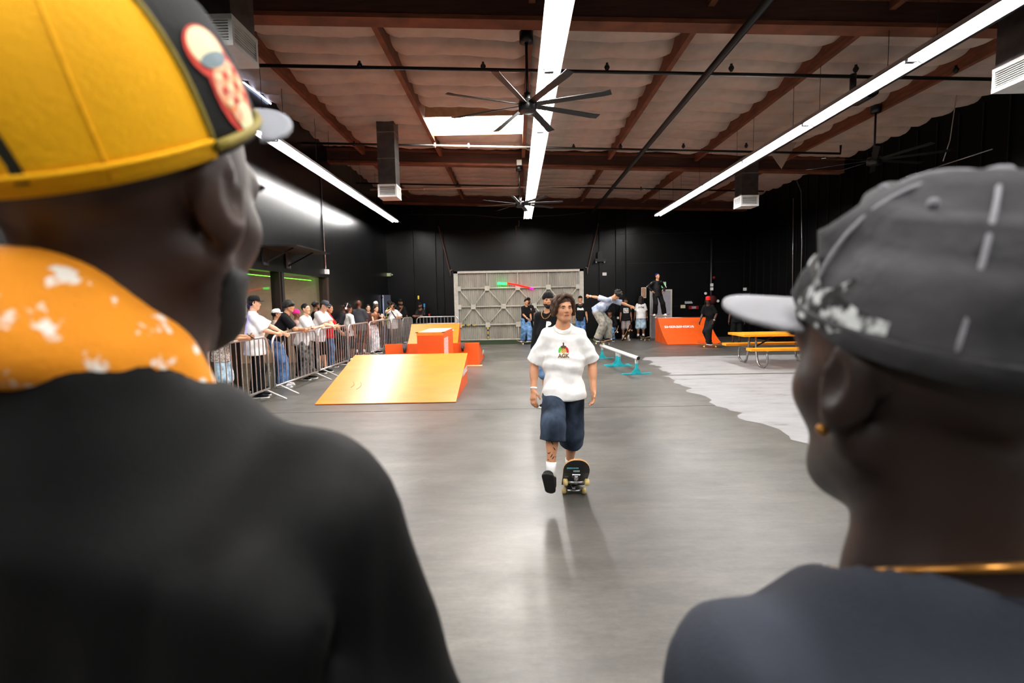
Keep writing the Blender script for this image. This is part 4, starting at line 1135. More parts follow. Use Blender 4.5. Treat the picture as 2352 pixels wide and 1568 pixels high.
    def C(a, b, ra, rb=None, k=.015, **kw): return cap_(P(*a), P(*b), ra, ra if rb is None else rb, k, **kw)
    def cutp(c, n): return (P(*c), Rh @ nrm(n))
    hp = None; hcuts = []
    if hair == 'short': hp = [E((0, -.018, .043), (.082, .099, .09))]; hcuts = [cutp((0, .06, .045), (0, .82, -.57))]
    elif hair == 'buzz': hp = [E((0, -.015, .04), (.078, .097, .088))]; hcuts = [cutp((0, .055, .045), (0, .8, -.6))]
    elif hair == 'bowl': hp = [E((0, -.005, .05), (.098, .112, .088)), C((-.06, .085, .045), (.06, .085, .045), .028, k=.03), C((-.05, -.085, .0), (.05, -.085, .0), .035, k=.03), C((-.088, -.02, .0), (-.085, .02, .03), .02, k=.02), C((.088, -.02, .0), (.085, .02, .03), .02, k=.02)]; hcuts = [cutp((0, 0, -.02), (0, .25, -1))]
    elif hair == 'long': hp = [E((0, -.02, .045), (.086, .104, .092)), C((-.07, -.05, .02), (-.085, -.06, -.16), .045, .05, .03), C((.07, -.05, .02), (.085, -.06, -.16), .045, .05, .03), C((0, -.085, .02), (0, -.09, -.17), .06, .06, .03)]; hcuts = [cutp((0, .06, .03), (0, .85, -.4))]
    elif hair == 'curly':
        rs = np.random.RandomState(seed); hp = [E((0, -.005, .062), (.104, .118, .094))]
        for q in range(90):
            d = nrm(rs.randn(3)); 
            if d[2] < -.35 or (d[1] > .45 and d[2] < .15): continue
            hp.append(E((d[0] * .108, -.005 + d[1] * .122, .062 + d[2] * .1), (.024, .024, .024), .006))
        hcuts = []
    elif hair == 'dreads':
        hp = [E((0, -.018, .045), (.084, .1, .09))]
        rs = np.random.RandomState(seed)
        for q in range(16):
            a = math.radians(70 + 220 * q / 15); x, y = .085 * math.sin(a + math.pi), .09 * math.cos(a)
            hp.append(C((.08 * math.cos(a - math.pi / 2) * 1, -.02 + .085 * math.sin(a - math.pi / 2) * 1, .02), (.1 * math.cos(a - math.pi / 2), -.03 + .11 * math.sin(a - math.pi / 2), -.16 - .05 * rs.rand()), .014, .012, .006))
        hcuts = [cutp((0, .06, .035), (0, .85, -.5))]
    elif hair == 'braids':
        hp = [E((0, -.016, .042), (.079, .098, .089))]
        for q in range(7):
            x = -.066 + .022 * q
            pts = [(x, .06 - abs(x) * .3, .1 - abs(x) * .4), (x * 1.1, .0, .128 - abs(x) * .55), (x * 1.05, -.075, .1 - abs(x) * .5), (x * .8, -.11, .03)]
            for a_, b_ in zip(pts, pts[1:]): hp.append(C(a_, b_, .009, k=.004))
        hcuts = [cutp((0, .06, .05), (0, .8, -.6))]
    elif hair == 'under_cap': hp = [E((0, -.02, .02), (.08, .098, .085))]; hcuts = [cutp((0, .015, .0), (0, .9, -.3)), cutp((0, 0, -.05), (0, 0, -1))]
    elif callable(hair): hp, hcuts = hair(E, C, cutp)
    if hp:
        v, f = blend(hp, max(.006, res * .75), cuts=hcuts, wrinkle=(.0022, 60, seed + 3))
        np_obj('hair', v * s, f, hm, t)
    # ---- headwear
    hatm = cloth(hat_c, .8)
    if hat in ('cap', 'backcap'):
        Ps = lambda x, y, z: P(x, y, z) * s
        cap_parts(Ps, s, dict(crown=hatm, brim=hatm), yaw=180 if hat == 'backcap' else 0, parent=t, n=24, tilt=-4 if hat == 'backcap' else 4)
    elif hat == 'beanie':
        v, f = blend([E((0, -.018, .06), (.088, .105, .092)), C((0, .05, .05), (0, .05, .051), .02)][:1] + [flat_(P(0, -.012, .035), P(0, -.016, .06), (.089, .106), (.089, .106), Rh @ V3(1, 0, 0), .01, cut=[cutp((0, 0, .025), (0, 0, -1)), cutp((0, 0, .07), (0, 0, 1))])], .007, cuts=[cutp((0, 0, .02), (0, .0, -1))])
        np_obj('beanie', v * s, f, hatm, t)
    elif hat == 'durag':
        v, f = blend([E((0, -.016, .043), (.081, .099, .09)), C((0, -.09, .0), (0, -.12, -.05), .02, .012)], .008, cuts=[cutp((0, .05, .05), (0, .75, -.66))])
        np_obj('durag', v * s, f, hatm, t)
    # ---- face
    if face:
        def feat(nm, x, z, r, m_, dy=0.0):
            o = Vector(P(x, .3, z)); d = Vector(Rh @ V3(0, -1, 0)); hit = bvh.ray_cast(o, d)
            if hit[0] is None: return
            MB().ball(Vector(hit[0]) * s - d * dy * s, tuple(q * s for q in r), 8, R=Matrix([tuple(q) for q in Rh])).build(nm, m_, t)
        me_ = mat('eye_dark', (.09, .06, .05), .3)
        for sx in (-1, 1):
            if res < .009: feat('eye', sx * .031, .003, (.0128, .004, .0042), mat('shaded_eye_white', (.6, .56, .53), .3), .0005); feat('iris', sx * .031, .003, (.0058, .004, .0045), me_, .002)  # eye whites coloured darker to stand in for shade on the eyes
            else: feat('eye', sx * .031, .003, (.013, .004, .0055), me_, .001)
            feat('eyebrow', sx * .031, .024, (.018, .004, .0045), mat('brow_dark', (.07, .05, .045), .7), .002)
        feat('lips', 0, -.057, (.023, .006, .008), mat('lips_%02d' % int(skin_c[0] * 99), (skin_c[0] * .8, skin_c[1] * .62, skin_c[2] * .62), .45), .0)
    if beard:
        bp = [dict(p, **({'r': p['r'] + .005} if p['t'] == 'e' else {'ra': p['ra'] + .005, 'rb': p['rb'] + .005})) for p in Lh[:3] + Lh[3:5] if not p['sub']]
        bp += [C((-.024, .088, -.044), (.024, .088, -.044), .008)]
        hp2, _ = head_prims(hc, Rh, .98, ears=False)
        bp = [dict(p, **({'r': p['r'] + .0045} if p['t'] == 'e' else {'ra': p['ra'] + .0045, 'rb': p['rb'] + .0045})) for p in hp2 if not p['sub']]
        v, f = blend(bp + [cap_(P(-.016, .1, -.058), P(.016, .1, -.058), .011, k=.004, sub=True)], max(.005, res * .6), cuts=[cutp((0, .0, -.042), (0, .1, 1)), cutp((0, -.005, 0), (0, -1, -.15))])
        np_obj('beard', v * s, f, mat('beard_hair', beard, .8, var=.3, scale=60), t)
    return info
def print_on(info, nm, verts, faces, m, c, ex, ey, back=False, off=.004):
    """lay a flat print on the shirt: c centre in body space, ex/ey its axes; projected onto the cloth along their normal"""
    s = info['s']; ex = nrm(ex); ey = nrm(ey); n = np.cross(ex, ey); out = []
    for v_ in verts:
        p = V3(*c) + ex * v_[0] + ey * v_[1]
        hit = info['shirt'].ray_cast(Vector(p + n * .4), Vector(-n))
        q = V3(*hit[0]) if hit[0] is not None else p
        out.append((q + n * off) * s)
    return mesh_obj(nm, out, faces, m, info['t'])
def grid_patch(w, h, nx=8, ny=8, mask=None):
    vs = [(-w / 2 + w * i / nx, -h / 2 + h * j / ny) for j in range(ny + 1) for i in range(nx + 1)]
    fs = [(j * (nx + 1) + i, j * (nx + 1) + i + 1, (j + 1) * (nx + 1) + i + 1, (j + 1) * (nx + 1) + i) for j in range(ny) for i in range(nx) if mask is None or mask((i + .5) / nx, (j + .5) / ny)]
    return vs, fs
def ring_on(info, nm, m, i, r=.03, up_=.015, w=.018):
    d = nrm(info['el'][i] - info['wr'][i]); s = info['s']; p = info['wr'][i] + d * up_
    return MB().tube([p * s, (p + d * w) * s], r * s, 12).build(nm, m, info['t'])
def chain_on(info, m, r=.004, drop=.12, nm='necklace'):
    pts = []
    for a in np.linspace(-.95, .95, 17):
        x = math.sin(a * 1.5) * .085; z = -drop * (math.cos(a * 1.45)); 
        p = info['nb'] + info['rt'] * x + info['up'] * (.02 + z) + info['fw'] * .02
        hit = info['shirt'].ray_cast(Vector(p + info['fw'] * .4), Vector(-info['fw']))
        q = V3(*hit[0]) if hit[0] is not None else p + info['fw'] * .06
        pts.append((q + info['fw'] * .006) * info['s'])
    return MB().tube(pts, r * info['s'], 6).build(nm, m, info['t'])
# ------------------------------------------------------------------ skateboards
def skateboard(label, loc, rot, deck_c=(.1, .09, .09), wheel_c=(.85, .78, .55), name='skateboard', graphic=None):
    t = thing(name, label, 'skateboard', loc); t.rotation_euler = rot
    n = 24; vs = []; fs = []
    def section(y):
        e = abs(y); hw = .103 if e < .27 else .103 * math.sqrt(max(.0, 1 - ((e - .27) / .1305) ** 2.0)); z = 0 if e < .24 else (e - .24) * .42
        return max(hw, .004), z
    for i in range(n + 1):
        y = -.4 + .8 * i / n; y = .4 * math.sin(math.pi / 2 * (y / .4)); hw, z = section(y)
        for k in range(7):
            u = -1 + k / 3; vs.append((u * hw, y, z + .006 * u * u * hw / .103 + .006))
        for k in range(7):
            u = 1 - k / 3; vs.append((u * hw, y, z + .006 * u * u * hw / .103 - .006))
        if i:
            a = 14 * (i - 1); b = 14 * i
            for k in range(14): fs.append((a + k, a + (k + 1) % 14, b + (k + 1) % 14, b + k))
    fs += [tuple(range(14)), tuple(range(14 * n, 14 * n + 14))[::-1]]
    o = fix_normals(mesh_obj('deck', vs, fs, [mat('grip_tape', (.04, .04, .042), .9), mat('deck_%02d%02d' % (int(deck_c[0] * 99), int(deck_c[1] * 99)), deck_c, .45, var=.2), mat('maple_edge', (.8, .6, .38), .5)], t, smooth=False))
    mi = []
    for p in o.data.polygons: mi.append(0 if p.normal.z > .55 else (1 if p.normal.z < -.55 else 2))
    o.data.polygons.foreach_set('material_index', np.array(mi, np.int32))
    for y in (-.18, .18):
        tr = MB().tube([(-.07, y, -.06), (.07, y, -.06)], .011, 8).tube([(0, y + (.03 if y > 0 else -.03), -.012), (0, y, -.055)], [.022, .012], 8).box((-.03, y - .045, -.014), (.03, y + .045, -.006)).build('truck', mat('truck_alloy', (.72, .72, .73), .25, .95), t)
        for x in (-.085, .085): MB().tube([(x - .018, y, -.06), (x - .012, y, -.06), (x + .012, y, -.06), (x + .018, y, -.06)], [.02, .0275, .0275, .02], 14).build('wheel', mat('urethane_%02d' % int(wheel_c[2] * 99), wheel_c, .5), tr)
    return t
# ================================================================== the skater in front
def curtain(E, C, cutp):
    L = [E((0, -.02, .048), (.083, .1, .084))]
    for s in (-1, 1):
        arc = [(s * .008, .066, .122), (s * .036, .088, .108), (s * .066, .084, .075), (s * .082, .062, .025), (s * .086, .04, -.02), (s * .088, .022, -.05)]
        for a, b in zip(arc, arc[1:]): L.append(C(a, b, .014, .014, .014))
        arc = [(s * .012, .03, .13), (s * .055, .035, .112), (s * .084, .025, .055), (s * .092, .008, -.005), (s * .094, -.005, -.05)]
        for a, b in zip(arc, arc[1:]): L.append(C(a, b, .018, .018, .016))
        arc = [(s * .02, -.05, .124), (s * .074, -.05, .075), (s * .088, -.05, .0), (s * .08, -.055, -.045)]
        for a, b in zip(arc, arc[1:]): L.append(C(a, b, .022, .022, .018))
        L.append(C((s * .094, .02, -.045), (s * .106, .022, -.058), .012, .006, .01))
    L.append(C((-.05, -.09, .02), (.05, -.09, .02), .032, k=.03)); L.append(C((-.05, -.085, -.03), (.05, -.085, -.03), .026, k=.03))
    return L, []
SK_Y = 4.36
M_WTEE = cloth((.97, .96, .95))
M_JORT = mat('dark_denim', (.075, .105, .145), .85, spec=.15, col2=(.25, .3, .37), scale=6, stretch=(1, 1, .6), bump=.2, bscale=300)
# body frame: facing the camera (yaw 180): local +x is picture left
sk = person('skateboarder in white T-shirt and dark denim shorts stepping off a tilted board', (.40, SK_Y, 0), 176, 1.665, (.8, .57, .43), shirt_m=M_WTEE, sleeve=.95, tee_w=1.02,
            pants='shorts', pants_m=M_JORT, leg_w=1.12, pants_hem=.12, hair=curtain, hair_c=(.25, .16, .1), pel=(0.0, 0, .955), lean=1, twist=0, head=(18, 2, 0),
            hands=[(.27, .05, .93), (-.265, .04, .93)], poles=[(.6, -1, -.1), (-.6, -1, -.1)], feet=[(.125, .42, .26, -8, 50), (-.05, -.2, .122, 10, 8)], knee_pole=[(.0, 1, 0), (-.05, 1, 0)],
            shoes=((.035, .035, .04), (.05, .05, .05)), socks=(.93, .93, .93), res=.0075, hem=-.1, curl=(.45, .55), seed=4, wr=.009, wf=26, fine=.004, shirt_extra=lambda i: [ell_(i['pel'] + i['rt'] * .075 + i['fw'] * .12 - i['up'] * .05, (.1, .085, .12), k=.05), ell_(i['pel'] - i['rt'] * .07 + i['fw'] * .06 - i['up'] * .08, (.12, .1, .12), k=.05)], hand_n=[(-.5, -.6, 0), (.9, .3, 0)], group=None)
P = sk['P']
# gold tag of the jeans, wristband, chain, chest emblem, pocket label
ring_on(sk, 'wristband', M_LETTER, 0, .031, .012, .016)
chain_on(sk, mat('thin_silver', (.8, .78, .7), .3, .9), .0022, .075)
def emblem(sk):
    c = sk['pel'] + sk['up'] * .335; ex = -sk['rt']; ey = sk['up']
    cols = {'emblem_green': (.3, .75, .2), 'emblem_red': (.8, .15, .12), 'emblem_brown': (.32, .22, .12), 'emblem_gold': (.8, .62, .25)}
    R = .046
    def fan_(a0, a1, r0, r1, cx=0, cy=0, n=8):
        vs = []; fs = []
        for i in range(n + 1):
            a = math.radians(a0 + (a1 - a0) * i / n); vs += [(cx + r0 * math.cos(a), cy + r0 * math.sin(a)), (cx + r1 * math.cos(a), cy + r1 * math.sin(a))]
            if i: fs.append((2 * i - 2, 2 * i - 1, 2 * i + 1, 2 * i))
        return vs, fs
    for nm, (vs, fs) in (('emblem_green', fan_(120, 200, .026, R)), ('emblem_red', fan_(-20, 60, .026, R)), ('emblem_brown', fan_(60, 120, .012, R + .004)), ('emblem_gold', fan_(0, 360, .004, .022, 0, .004, 12))):
        print_on(sk, nm, vs, fs, mat(nm, cols[nm], .7, var=.3, scale=90), c, ex, ey)
    vs, fs = grid_patch(.012, .04, 1, 3); print_on(sk, 'emblem_flame', [(x, y + .055) for x, y in vs], fs, mat('emblem_brown', cols['emblem_brown']), c, ex, ey)
    vs, fs = text_mesh('AGK', .046, 1.0, .002)
    print_on(sk, 'emblem_letters', [(v[0], v[1] - .04) for v in vs], fs, mat('emblem_gold_dark', (.42, .3, .1), .6), c, ex, ey, off=.004)
emblem(sk)
tat = mat('tattoo_ink', (.3, .2, .16), .6, var=.5, scale=60)
for k, a in enumerate((100, 60, 130, 80, 115, 55, 95, 125, 70, 105)):
    kn, an = sk['kn'][0], sk['an'][0]; f = k / 10 * .75 + .1; p = kn + (an - kn) * f; d = nrm(an - kn)
    u = nrm(np.cross(d, V3(0, 1, 0))); w = np.cross(u, d); pts = []
    for q in range(9):
        ang = math.radians(a + (50 + 12 * (k % 3)) * (q / 8 - .5)); dirv = w * math.sin(ang) + u * math.cos(ang); dirv = dirv if dirv[1] > 0 else -dirv
        o = p + d * (.022 * math.sin(q / 8 * math.pi + k * 1.3)); hit = sk['bvh'].ray_cast(Vector(o + dirv * .2), Vector(-dirv))
        if hit[0] is not None: pts.append((V3(*hit[0]) + dirv * -.0016) * sk['s'])
    if len(pts) > 2: MB().tube(pts, [.001] + [.0035 + .002 * math.sin(k + i) for i in range(len(pts) - 2)] + [.001], 6).build('tattoo', tat, sk['t'])
lab = nrm(sk['fw']); 
# ---- his board, nose raised towards the camera
bd = skateboard('dark skateboard tipped up on its back wheels under the skater', (0, 0, 0), (0, 0, 0), (.05, .09, .1), (.86, .76, .5))
ang = math.radians(31)
rear = Vector((.47, 4.26, .0))
# local +y is the nose: points to the camera and up
Mb = Matrix.Rotation(math.pi + math.radians(-3), 4, 'Z') @ Matrix.Rotation(ang, 4, 'X')
off = Mb @ Vector((0, -.18, -.06))
bd.matrix_world = Matrix.Translation(rear + Vector((0, 0, .0275)) - off) @ Mb
gm = mat('board_graphic_pale', (.55, .62, .6), .5, var=.3, scale=40); gt = mat('board_graphic_teal', (.1, .42, .45), .5, var=.3, scale=30)
for nm, m_, cx, cy, w, hh in (('graphic', gt, .03, .30, .09, .03), ('graphic', gm, .0, .265, .05, .035), ('graphic', gm, .05, .12, .07, .05), ('graphic', gt, -.05, .13, .06, .02), ('graphic', gm, .05, -.05, .05, .06)):
    MB().box((cx - w / 2, cy - hh / 2, -.004 if cy < .24 else (cy - .24) * .42 - .009), (cx + w / 2, cy + hh / 2, -.0002 if cy < .24 else (cy - .24) * .42 + .0)).build(nm, m_, bd)
# ================================================================== the two men watching from close by
def seat_head(info, target):
    """shift the whole figure so that its head centre is at target (feet stay on the floor)"""
    t = info['t']; hc = Vector(info['hc'] * info['s']); R = Matrix.Rotation(t.rotation_euler.z, 3, 'Z')
    p = Vector(target) - R @ hc; t.location = (p.x, p.y, 0); return p.z
def ridge(a, b, r0, r1, k=.03): return cap_(a, b, r0, r1, k)
# ---------- left: yellow and black cap, yellow bandana, black top
M_BLKTOP = mat('black_jersey', (.014, .015, .017), .65, spec=.14, var=.12, scale=6, bump=.1, bscale=350)
def folds_left(i):
    nb, up, rt, fw, sh, el = (i[k] for k in ('nb', 'up', 'rt', 'fw', 'sh', 'el'))
    L = []
    bk = -fw
    # seam of the sleeve and raking folds over the right shoulder blade
    for q, (x0, z0, x1, z1, r) in enumerate(((.02, -.05, -.1, -.36, .016), (.07, -.06, -.03, -.40, .014), (.12, -.07, .03, -.44, .017), (.16, -.09, .1, -.42, .014), (-.05, -.05, -.16, -.3, .012))):
        a = nb + rt * x0 + up * z0 + bk * .088; b = nb + rt * x1 + up * z1 + bk * .112
        L.append(cap_(a, b, r, r * .5, .035))
    L.append(flat_(nb - up * .04 - fw * .02, nb + up * .045 - fw * .03, (.1, .07), (.062, .055), rt, .04))
    L.append(cap_(sh[0] + rt * .03 + up * .03 + bk * .04, sh[0] + rt * .05 - up * .1 + bk * .06, .008, .008, .02))
    for f in (.3, .45): L.append(cap_(sh[0] + (el[0] - sh[0]) * f + bk * .07, sh[0] + (el[0] - sh[0]) * (f + .25) + rt * .06, .014, .01, .03))
    return L
lm = person('man in yellow and black cap with yellow bandana, seen from behind', (0, 0, 0), 0, 1.827, (.2, .122, .088), shirt_m=M_BLKTOP, long_sleeve=True, pants='pants', pants_c=(.05, .05, .055), hair=None, head=(-5.6, 1, 4.1), neck=.012,
            beard=(.02, .018, .017), res=.013, fine=.0042, shirt_extra=folds_left, shirt_res=.009, tee_w=1.02, build=.78, wr=.012, wf=22, seed=11, hands=[(.25, .05, .84), (-.27, .06, .84)], hem=-.2, neck_cut=.062, lean=-2, head_s=1.0)
seat_head(lm, (-.289, .386, 1.7325))
Ps = lambda x, y, z: lm['P'](x, y, z) * lm['s']
M_YCAP = mat('yellow_twill', (.93, .68, .03), .75, spec=.25, var=.1, scale=5, bump=.15, bscale=300)
M_BCAP = mat('black_twill', (.035, .038, .035), .75, spec=.2, var=.2, bump=.15, bscale=300)
M_OPEN = mat('cap_opening', (.1, .1, .03), .9)
M_GBRIM = mat('grey_brim', (.46, .47, .5), .7, var=.06, bump=.1, bscale=300)
M_PIPING = mat('olive_piping', (.5, .44, .1), .7)
def panels_left(a, t):
    if abs(a) < 99: return 1
    return 0
crown, brim, Q = cap_parts(Ps, lm['s'], dict(crown=[M_YCAP, M_BCAP, M_OPEN], brim=M_GBRIM, button=M_BCAP), parent=lm['t'], n=80, panels=panels_left, tilt=29, z0=.034, hgt=.112, brim_len=.076, flatb=.35, Wd=.088, Ln=.107)
def crown_pt(a_deg, t, z0=.034, hgt=.112, Wd=.088, Ln=.107, off=0.0, Qf=None):
    a = math.radians(a_deg); ro = max(.02, math.cos(t * math.pi / 2)) ** (.72 if Qf is None else .95); zz = z0 + hgt * math.sin(t * math.pi / 2) ** .95
    fr = max(0, math.cos(a)); bu = (1 + .05 * fr ** 2 * math.sin(t * math.pi)) * (1 + off)
    return (Qf or Q)(Wd * math.sin(a) * ro * bu, Ln * math.cos(a) * ro * bu - .008, zz + .012 * fr ** 2 * math.sin(t * math.pi) + off * .04)
for a in (99, -99): MB().tube([crown_pt(a, t, off=.006) for t in np.linspace(.02, .98, 16)], .0022, 6).build('piping', M_PIPING, lm['t'])
for a in (135, -135, 180): MB().tube([crown_pt(a, t, off=.001) for t in np.linspace(.02 if abs(a) < 180 else .45, .98, 16)], .0012, 6).build('seam', M_YCAP, lm['t'])
MB().tube([crown_pt(a, .03, off=.008) for a in np.linspace(-99, 99, 30)], .004, 6).build('rim_piping', M_PIPING, lm['t'])
MB().tube([crown_pt(a, .05, off=.004) for a in np.linspace(99, 261, 50)], .0022, 6).build('rim_band', M_YCAP, lm['t'])
def patch(nm, a0, t0, ra, rt_, m_, off, n=20):
    vs = [crown_pt(a0, t0, off=off + .004)]; fs = []
    for i in range(n):
        an = 2 * math.pi * i / n; vs.append(crown_pt(a0 + ra * math.cos(an), t0 + rt_ * math.sin(an), off=off))
        fs.append((0, 1 + i, 1 + (i + 1) % n))
    return mesh_obj(nm, vs, fs, m_, lm['t'])
pr_ = mat('patch_red', (.78, .2, .14), .7, var=.2, scale=60); po = mat('patch_orange', (.95, .5, .2), .7, col2=(.95, .75, .62), scale=120); pc = mat('patch_cream', (.97, .92, .72), .7, var=.1); pb = mat('patch_slate', (.45, .52, .55), .7)
for (nm, a, t, ra, rt_, m_, off) in (('patch_outline', 45, .39, 11.5, .105, pr_, .012), ('patch_outline', 42, .25, 11, .16, pr_, .0125), ('patch_moon', 45, .405, 9.5, .08, pc, .017), ('patch_shade', 45, .36, 8, .028, pb, .0195), ('patch_body', 42, .255, 9.5, .105, po, .018), ('patch_tail', 41, .15, 5.5, .05, pc, .021), ('patch_tail', 46, .17, 3, .03, po, .022)) + tuple(('patch_letter', 35 + 4.5 * q, .30 - .045 * r_, 1.5, .014, (pc if (q + r_) % 2 else pr_), .0225) for q in range(4) for r_ in range(3)):
    patch(nm, a + 35, t - .07, ra * 1.15, rt_, m_, off)
vs = [crown_pt(180, .03, off=.012)]; fs = []
for i in range(21):
    an = math.pi * i / 20; vs.append(crown_pt(180 + 24 * math.cos(an), .03 + .36 * math.sin(an), off=.012))
    if i: fs.append((0, i, i + 1))
mesh_obj('adjuster_opening', vs, fs, M_OPEN, lm['t'])
# bandana
def bandana_mat():
    m = mat('yellow_bandana', (.93, .58, .05), .8, col2=(.98, .95, .9), scale=55, bump=.15, bscale=250)
    r = [n for n in m.node_tree.nodes if n.type == 'VALTORGB'][0]; r.color_ramp.elements[0].position = .58; r.color_ramp.elements[1].position = .64; return m
nbp = lm['nb']; L = []
def loop(rx, ry, zb, zf, r, k=.02, xo=0):
    pts = []
    for i in range(24):
        a = 2 * math.pi * i / 24; c = (1 + math.cos(a)) / 2          # 1 front, 0 back
        pts.append(nbp + V3(xo + rx * math.sin(a), ry * math.cos(a) + .012, zb + (zf - zb) * c))
    return [cap_(pts[i], pts[(i + 1) % 24], r, r, k) for i in range(24)]
L += loop(.05, .064, .104, -.03, .015, xo=-.01) + loop(.058, .072, .084, -.035, .015, xo=-.012) + loop(.064, .08, .068, -.04, .013, xo=-.014)
v, f = blend(L, .006, wrinkle=(.006, 40, 5))
np_obj('bandana', v * lm['s'], f, bandana_mat(), lm['t'])

# ---------- right: washed grey cap over a patterned band, grey-blue shirt
M_GREYTEE = mat('slate_jersey', (.18, .195, .23), .85, spec=.2, var=.12, scale=5, bump=.12, bscale=300)
def folds_right(i):
    nb, up, rt, fw, sh, el = (i[k] for k in ('nb', 'up', 'rt', 'fw', 'sh', 'el')); bk = -fw; L = []
    for (x0, z0, x1, z1, r) in ((-.07, -.035, .1, -.13, .013), (-.1, -.05, .06, -.22, .014), (-.14, -.06, -.02, -.28, .013), (-.05, -.02, .14, -.06, .012)):
        L.append(cap_(nb + rt * x0 + up * z0 + bk * .075, nb + rt * x1 + up * z1 + bk * .1, r, r * .6, .03))
    L.append(flat_(nb - up * .04 - fw * .02, nb + up * .028 - fw * .032, (.1, .07), (.07, .056), rt, .04))
    L.append(cap_(sh[1] + up * .05 + bk * .05, sh[1] + up * .03 + fw * .06, .011, .011, .02))
    return L
rm = person('man in washed grey cap and slate shirt, seen from behind', (0, 0, 0), 0, 1.672, (.135, .085, .062), shirt_m=M_GREYTEE, sleeve=.95, pants='pants', pants_c=(.08, .09, .11), hair=None, head=(9, 3, -1), neck=.015, beard=None,
            res=.013, fine=.0042, shirt_extra=folds_right, shirt_res=.009, tee_w=1.02, build=.9, wr=.012, wf=22, seed=21, hem=-.2, lean=0, head_s=1.0, hands=[(.3, .06, .84), (-.26, .06, .84)])
zoff = seat_head(rm, (.293, .36, 1.57))
Pr = lambda x, y, z: rm['P'](x, y, z) * rm['s']
def washed():
    m = mat('washed_black_twill', (.08, .08, .085), .85, spec=.2, col2=(.34, .34, .35), scale=9, bump=.35, bscale=40)
    r = [n for n in m.node_tree.nodes if n.type == 'VALTORGB'][0]; r.color_ramp.elements[0].position = .3; r.color_ramp.elements[1].position = .85; return m
M_WASH = washed(); M_WBRIM = mat('washed_grey_brim', (.5, .5, .52), .8, var=.12, scale=12, bump=.15, bscale=300)
crown2, brim2, Q2 = cap_parts(Pr, rm['s'], dict(crown=M_WASH, brim=M_WBRIM, button=M_WBRIM), parent=rm['t'], n=72, yaw=8, tilt=11, z0=.03, hgt=.112, brim_len=.108, brim_drop=.02, brim_w=60, flatb=.3, Wd=.087, Ln=.105, rnd=.95)
# soft crown: dents and folds
me = crown2.data; co = np.zeros(len(me.vertices) * 3, np.float32); me.vertices.foreach_get('co', co); co = co.reshape(-1, 3)
cen = np.array(Pr(0, 0, .06)); d_ = co - cen; ln = np.linalg.norm(d_, axis=1, keepdims=True); u = d_ / ln
w = .0035 * np.sin(co[:, 2] * 150 + co[:, 0] * 60 + 2) + .003 * np.sin(co[:, 2] * 240 - co[:, 1] * 90) + .003 * np.sin(co[:, 0] * 110 + co[:, 1] * 70)
co = co + u * w[:, None]; me.vertices.foreach_set('co', co.ravel()); me.update()
for a in (0, 60, -60, 120, -120, 180): MB().tube([crown_pt(a, t, .03, .112, .087, .105, .004, Q2) for t in np.linspace(.03, .97, 14)], .0016, 6).build('seam', M_WBRIM, rm['t'])
MB().tube([crown_pt(a, .05, .03, .112, .087, .105, .006, Q2) for a in np.linspace(0, 360, 60)], .0025, 6).build('rim_band', M_WASH, rm['t'])
for a in (35, -35, 90, -90): MB().ball(crown_pt(a, .62, .03, .112, .087, .105, .004, Q2), .0035, 8).build('eyelet', M_WBRIM, rm['t'])
def band_mat():
    m = mat('patterned_band', (.03, .03, .032), .8, col2=(.8, .82, .82), scale=70, bump=.2, bscale=150)
    r = [n for n in m.node_tree.nodes if n.type == 'VALTORGB'][0]; r.color_ramp.elements[0].position = .5; r.color_ramp.elements[1].position = .6; return m
vs = []; fs = []; na, nt_ = 24, 6
for i in range(na + 1):
    for j in range(nt_ + 1): vs.append(crown_pt(-38 - 62 * i / na, .015 + (.2 + .05 * math.sin(i * .4)) * j / nt_, .03, .112, .087, .105, .016, Q2))
for i in range(na):
    for j in range(nt_): k = i * (nt_ + 1) + j; fs.append((k, k + 1, k + nt_ + 2, k + nt_ + 1))
mesh_obj('patterned_side_band', vs, fs, band_mat(), rm['t'], smooth=True)
M_GOLD = mat('gold', (.66, .46, .22), .3, .9, var=.1)
MB().ball(Pr(-.083, .006, -.036), .0045, 10).build('earring', M_GOLD, rm['t'])
pts = []
for i in range(32):
    a = 2 * math.pi * i / 32; c = (1 + math.cos(a)) / 2
    p = rm['nb'] + V3(.068 * math.sin(a), .07 * math.cos(a) + .006, .07 - .085 * c); pts.append(p * rm['s'])
MB().tube(pts, .003, 8, closed=True).build('gold_chain', M_GOLD, rm['t'])
MB().ball(pts[24 + 1], .007, 8).build('chain_clasp', M_GOLD, rm['t'])
# ================================================================== spectators and other skaters
CROWD = 'spectators behind the barricades'
WT_ = (.96, .95, .94); BK = (.045, .045, .05); JEAN = (.22, .32, .45); LJEAN = (.5, .58, .68)
def X(px, Y): return W(px, 705, Y).x
def rail_hands(dx=(.1, -.1), dy=(.42, .42), z=1.13): return [(dx[0], dy[0], z), (dx[1], dy[1], z)]
P1 = dict(res=.0105, group=CROWD); P2 = dict(res=.013, group=CROWD); P3 = dict(res=.015)
OUT = [(.8, -.5, -.35), (-.8, -.5, -.35)]
def by_rail(px, x): q = S(px, 705, x); return (x, q.y, 0)
def phone(label, p, rz=0, tilt=0.6, c=(.06, .06, .07)):
    t = thing('phone', label, 'phone', p, rz)
    M_ = Matrix.Rotation(tilt, 4, 'X')
    MB().box((-.038, -.004, -.075), (.038, .004, .075), M=M_).build('case', mat('phone_case', c, .3), t)
    MB().box((-.034, -.0055, -.07), (.034, -.004, .07), M=M_).build('screen', mat('phone_glass', (.1, .12, .15), .1), t)
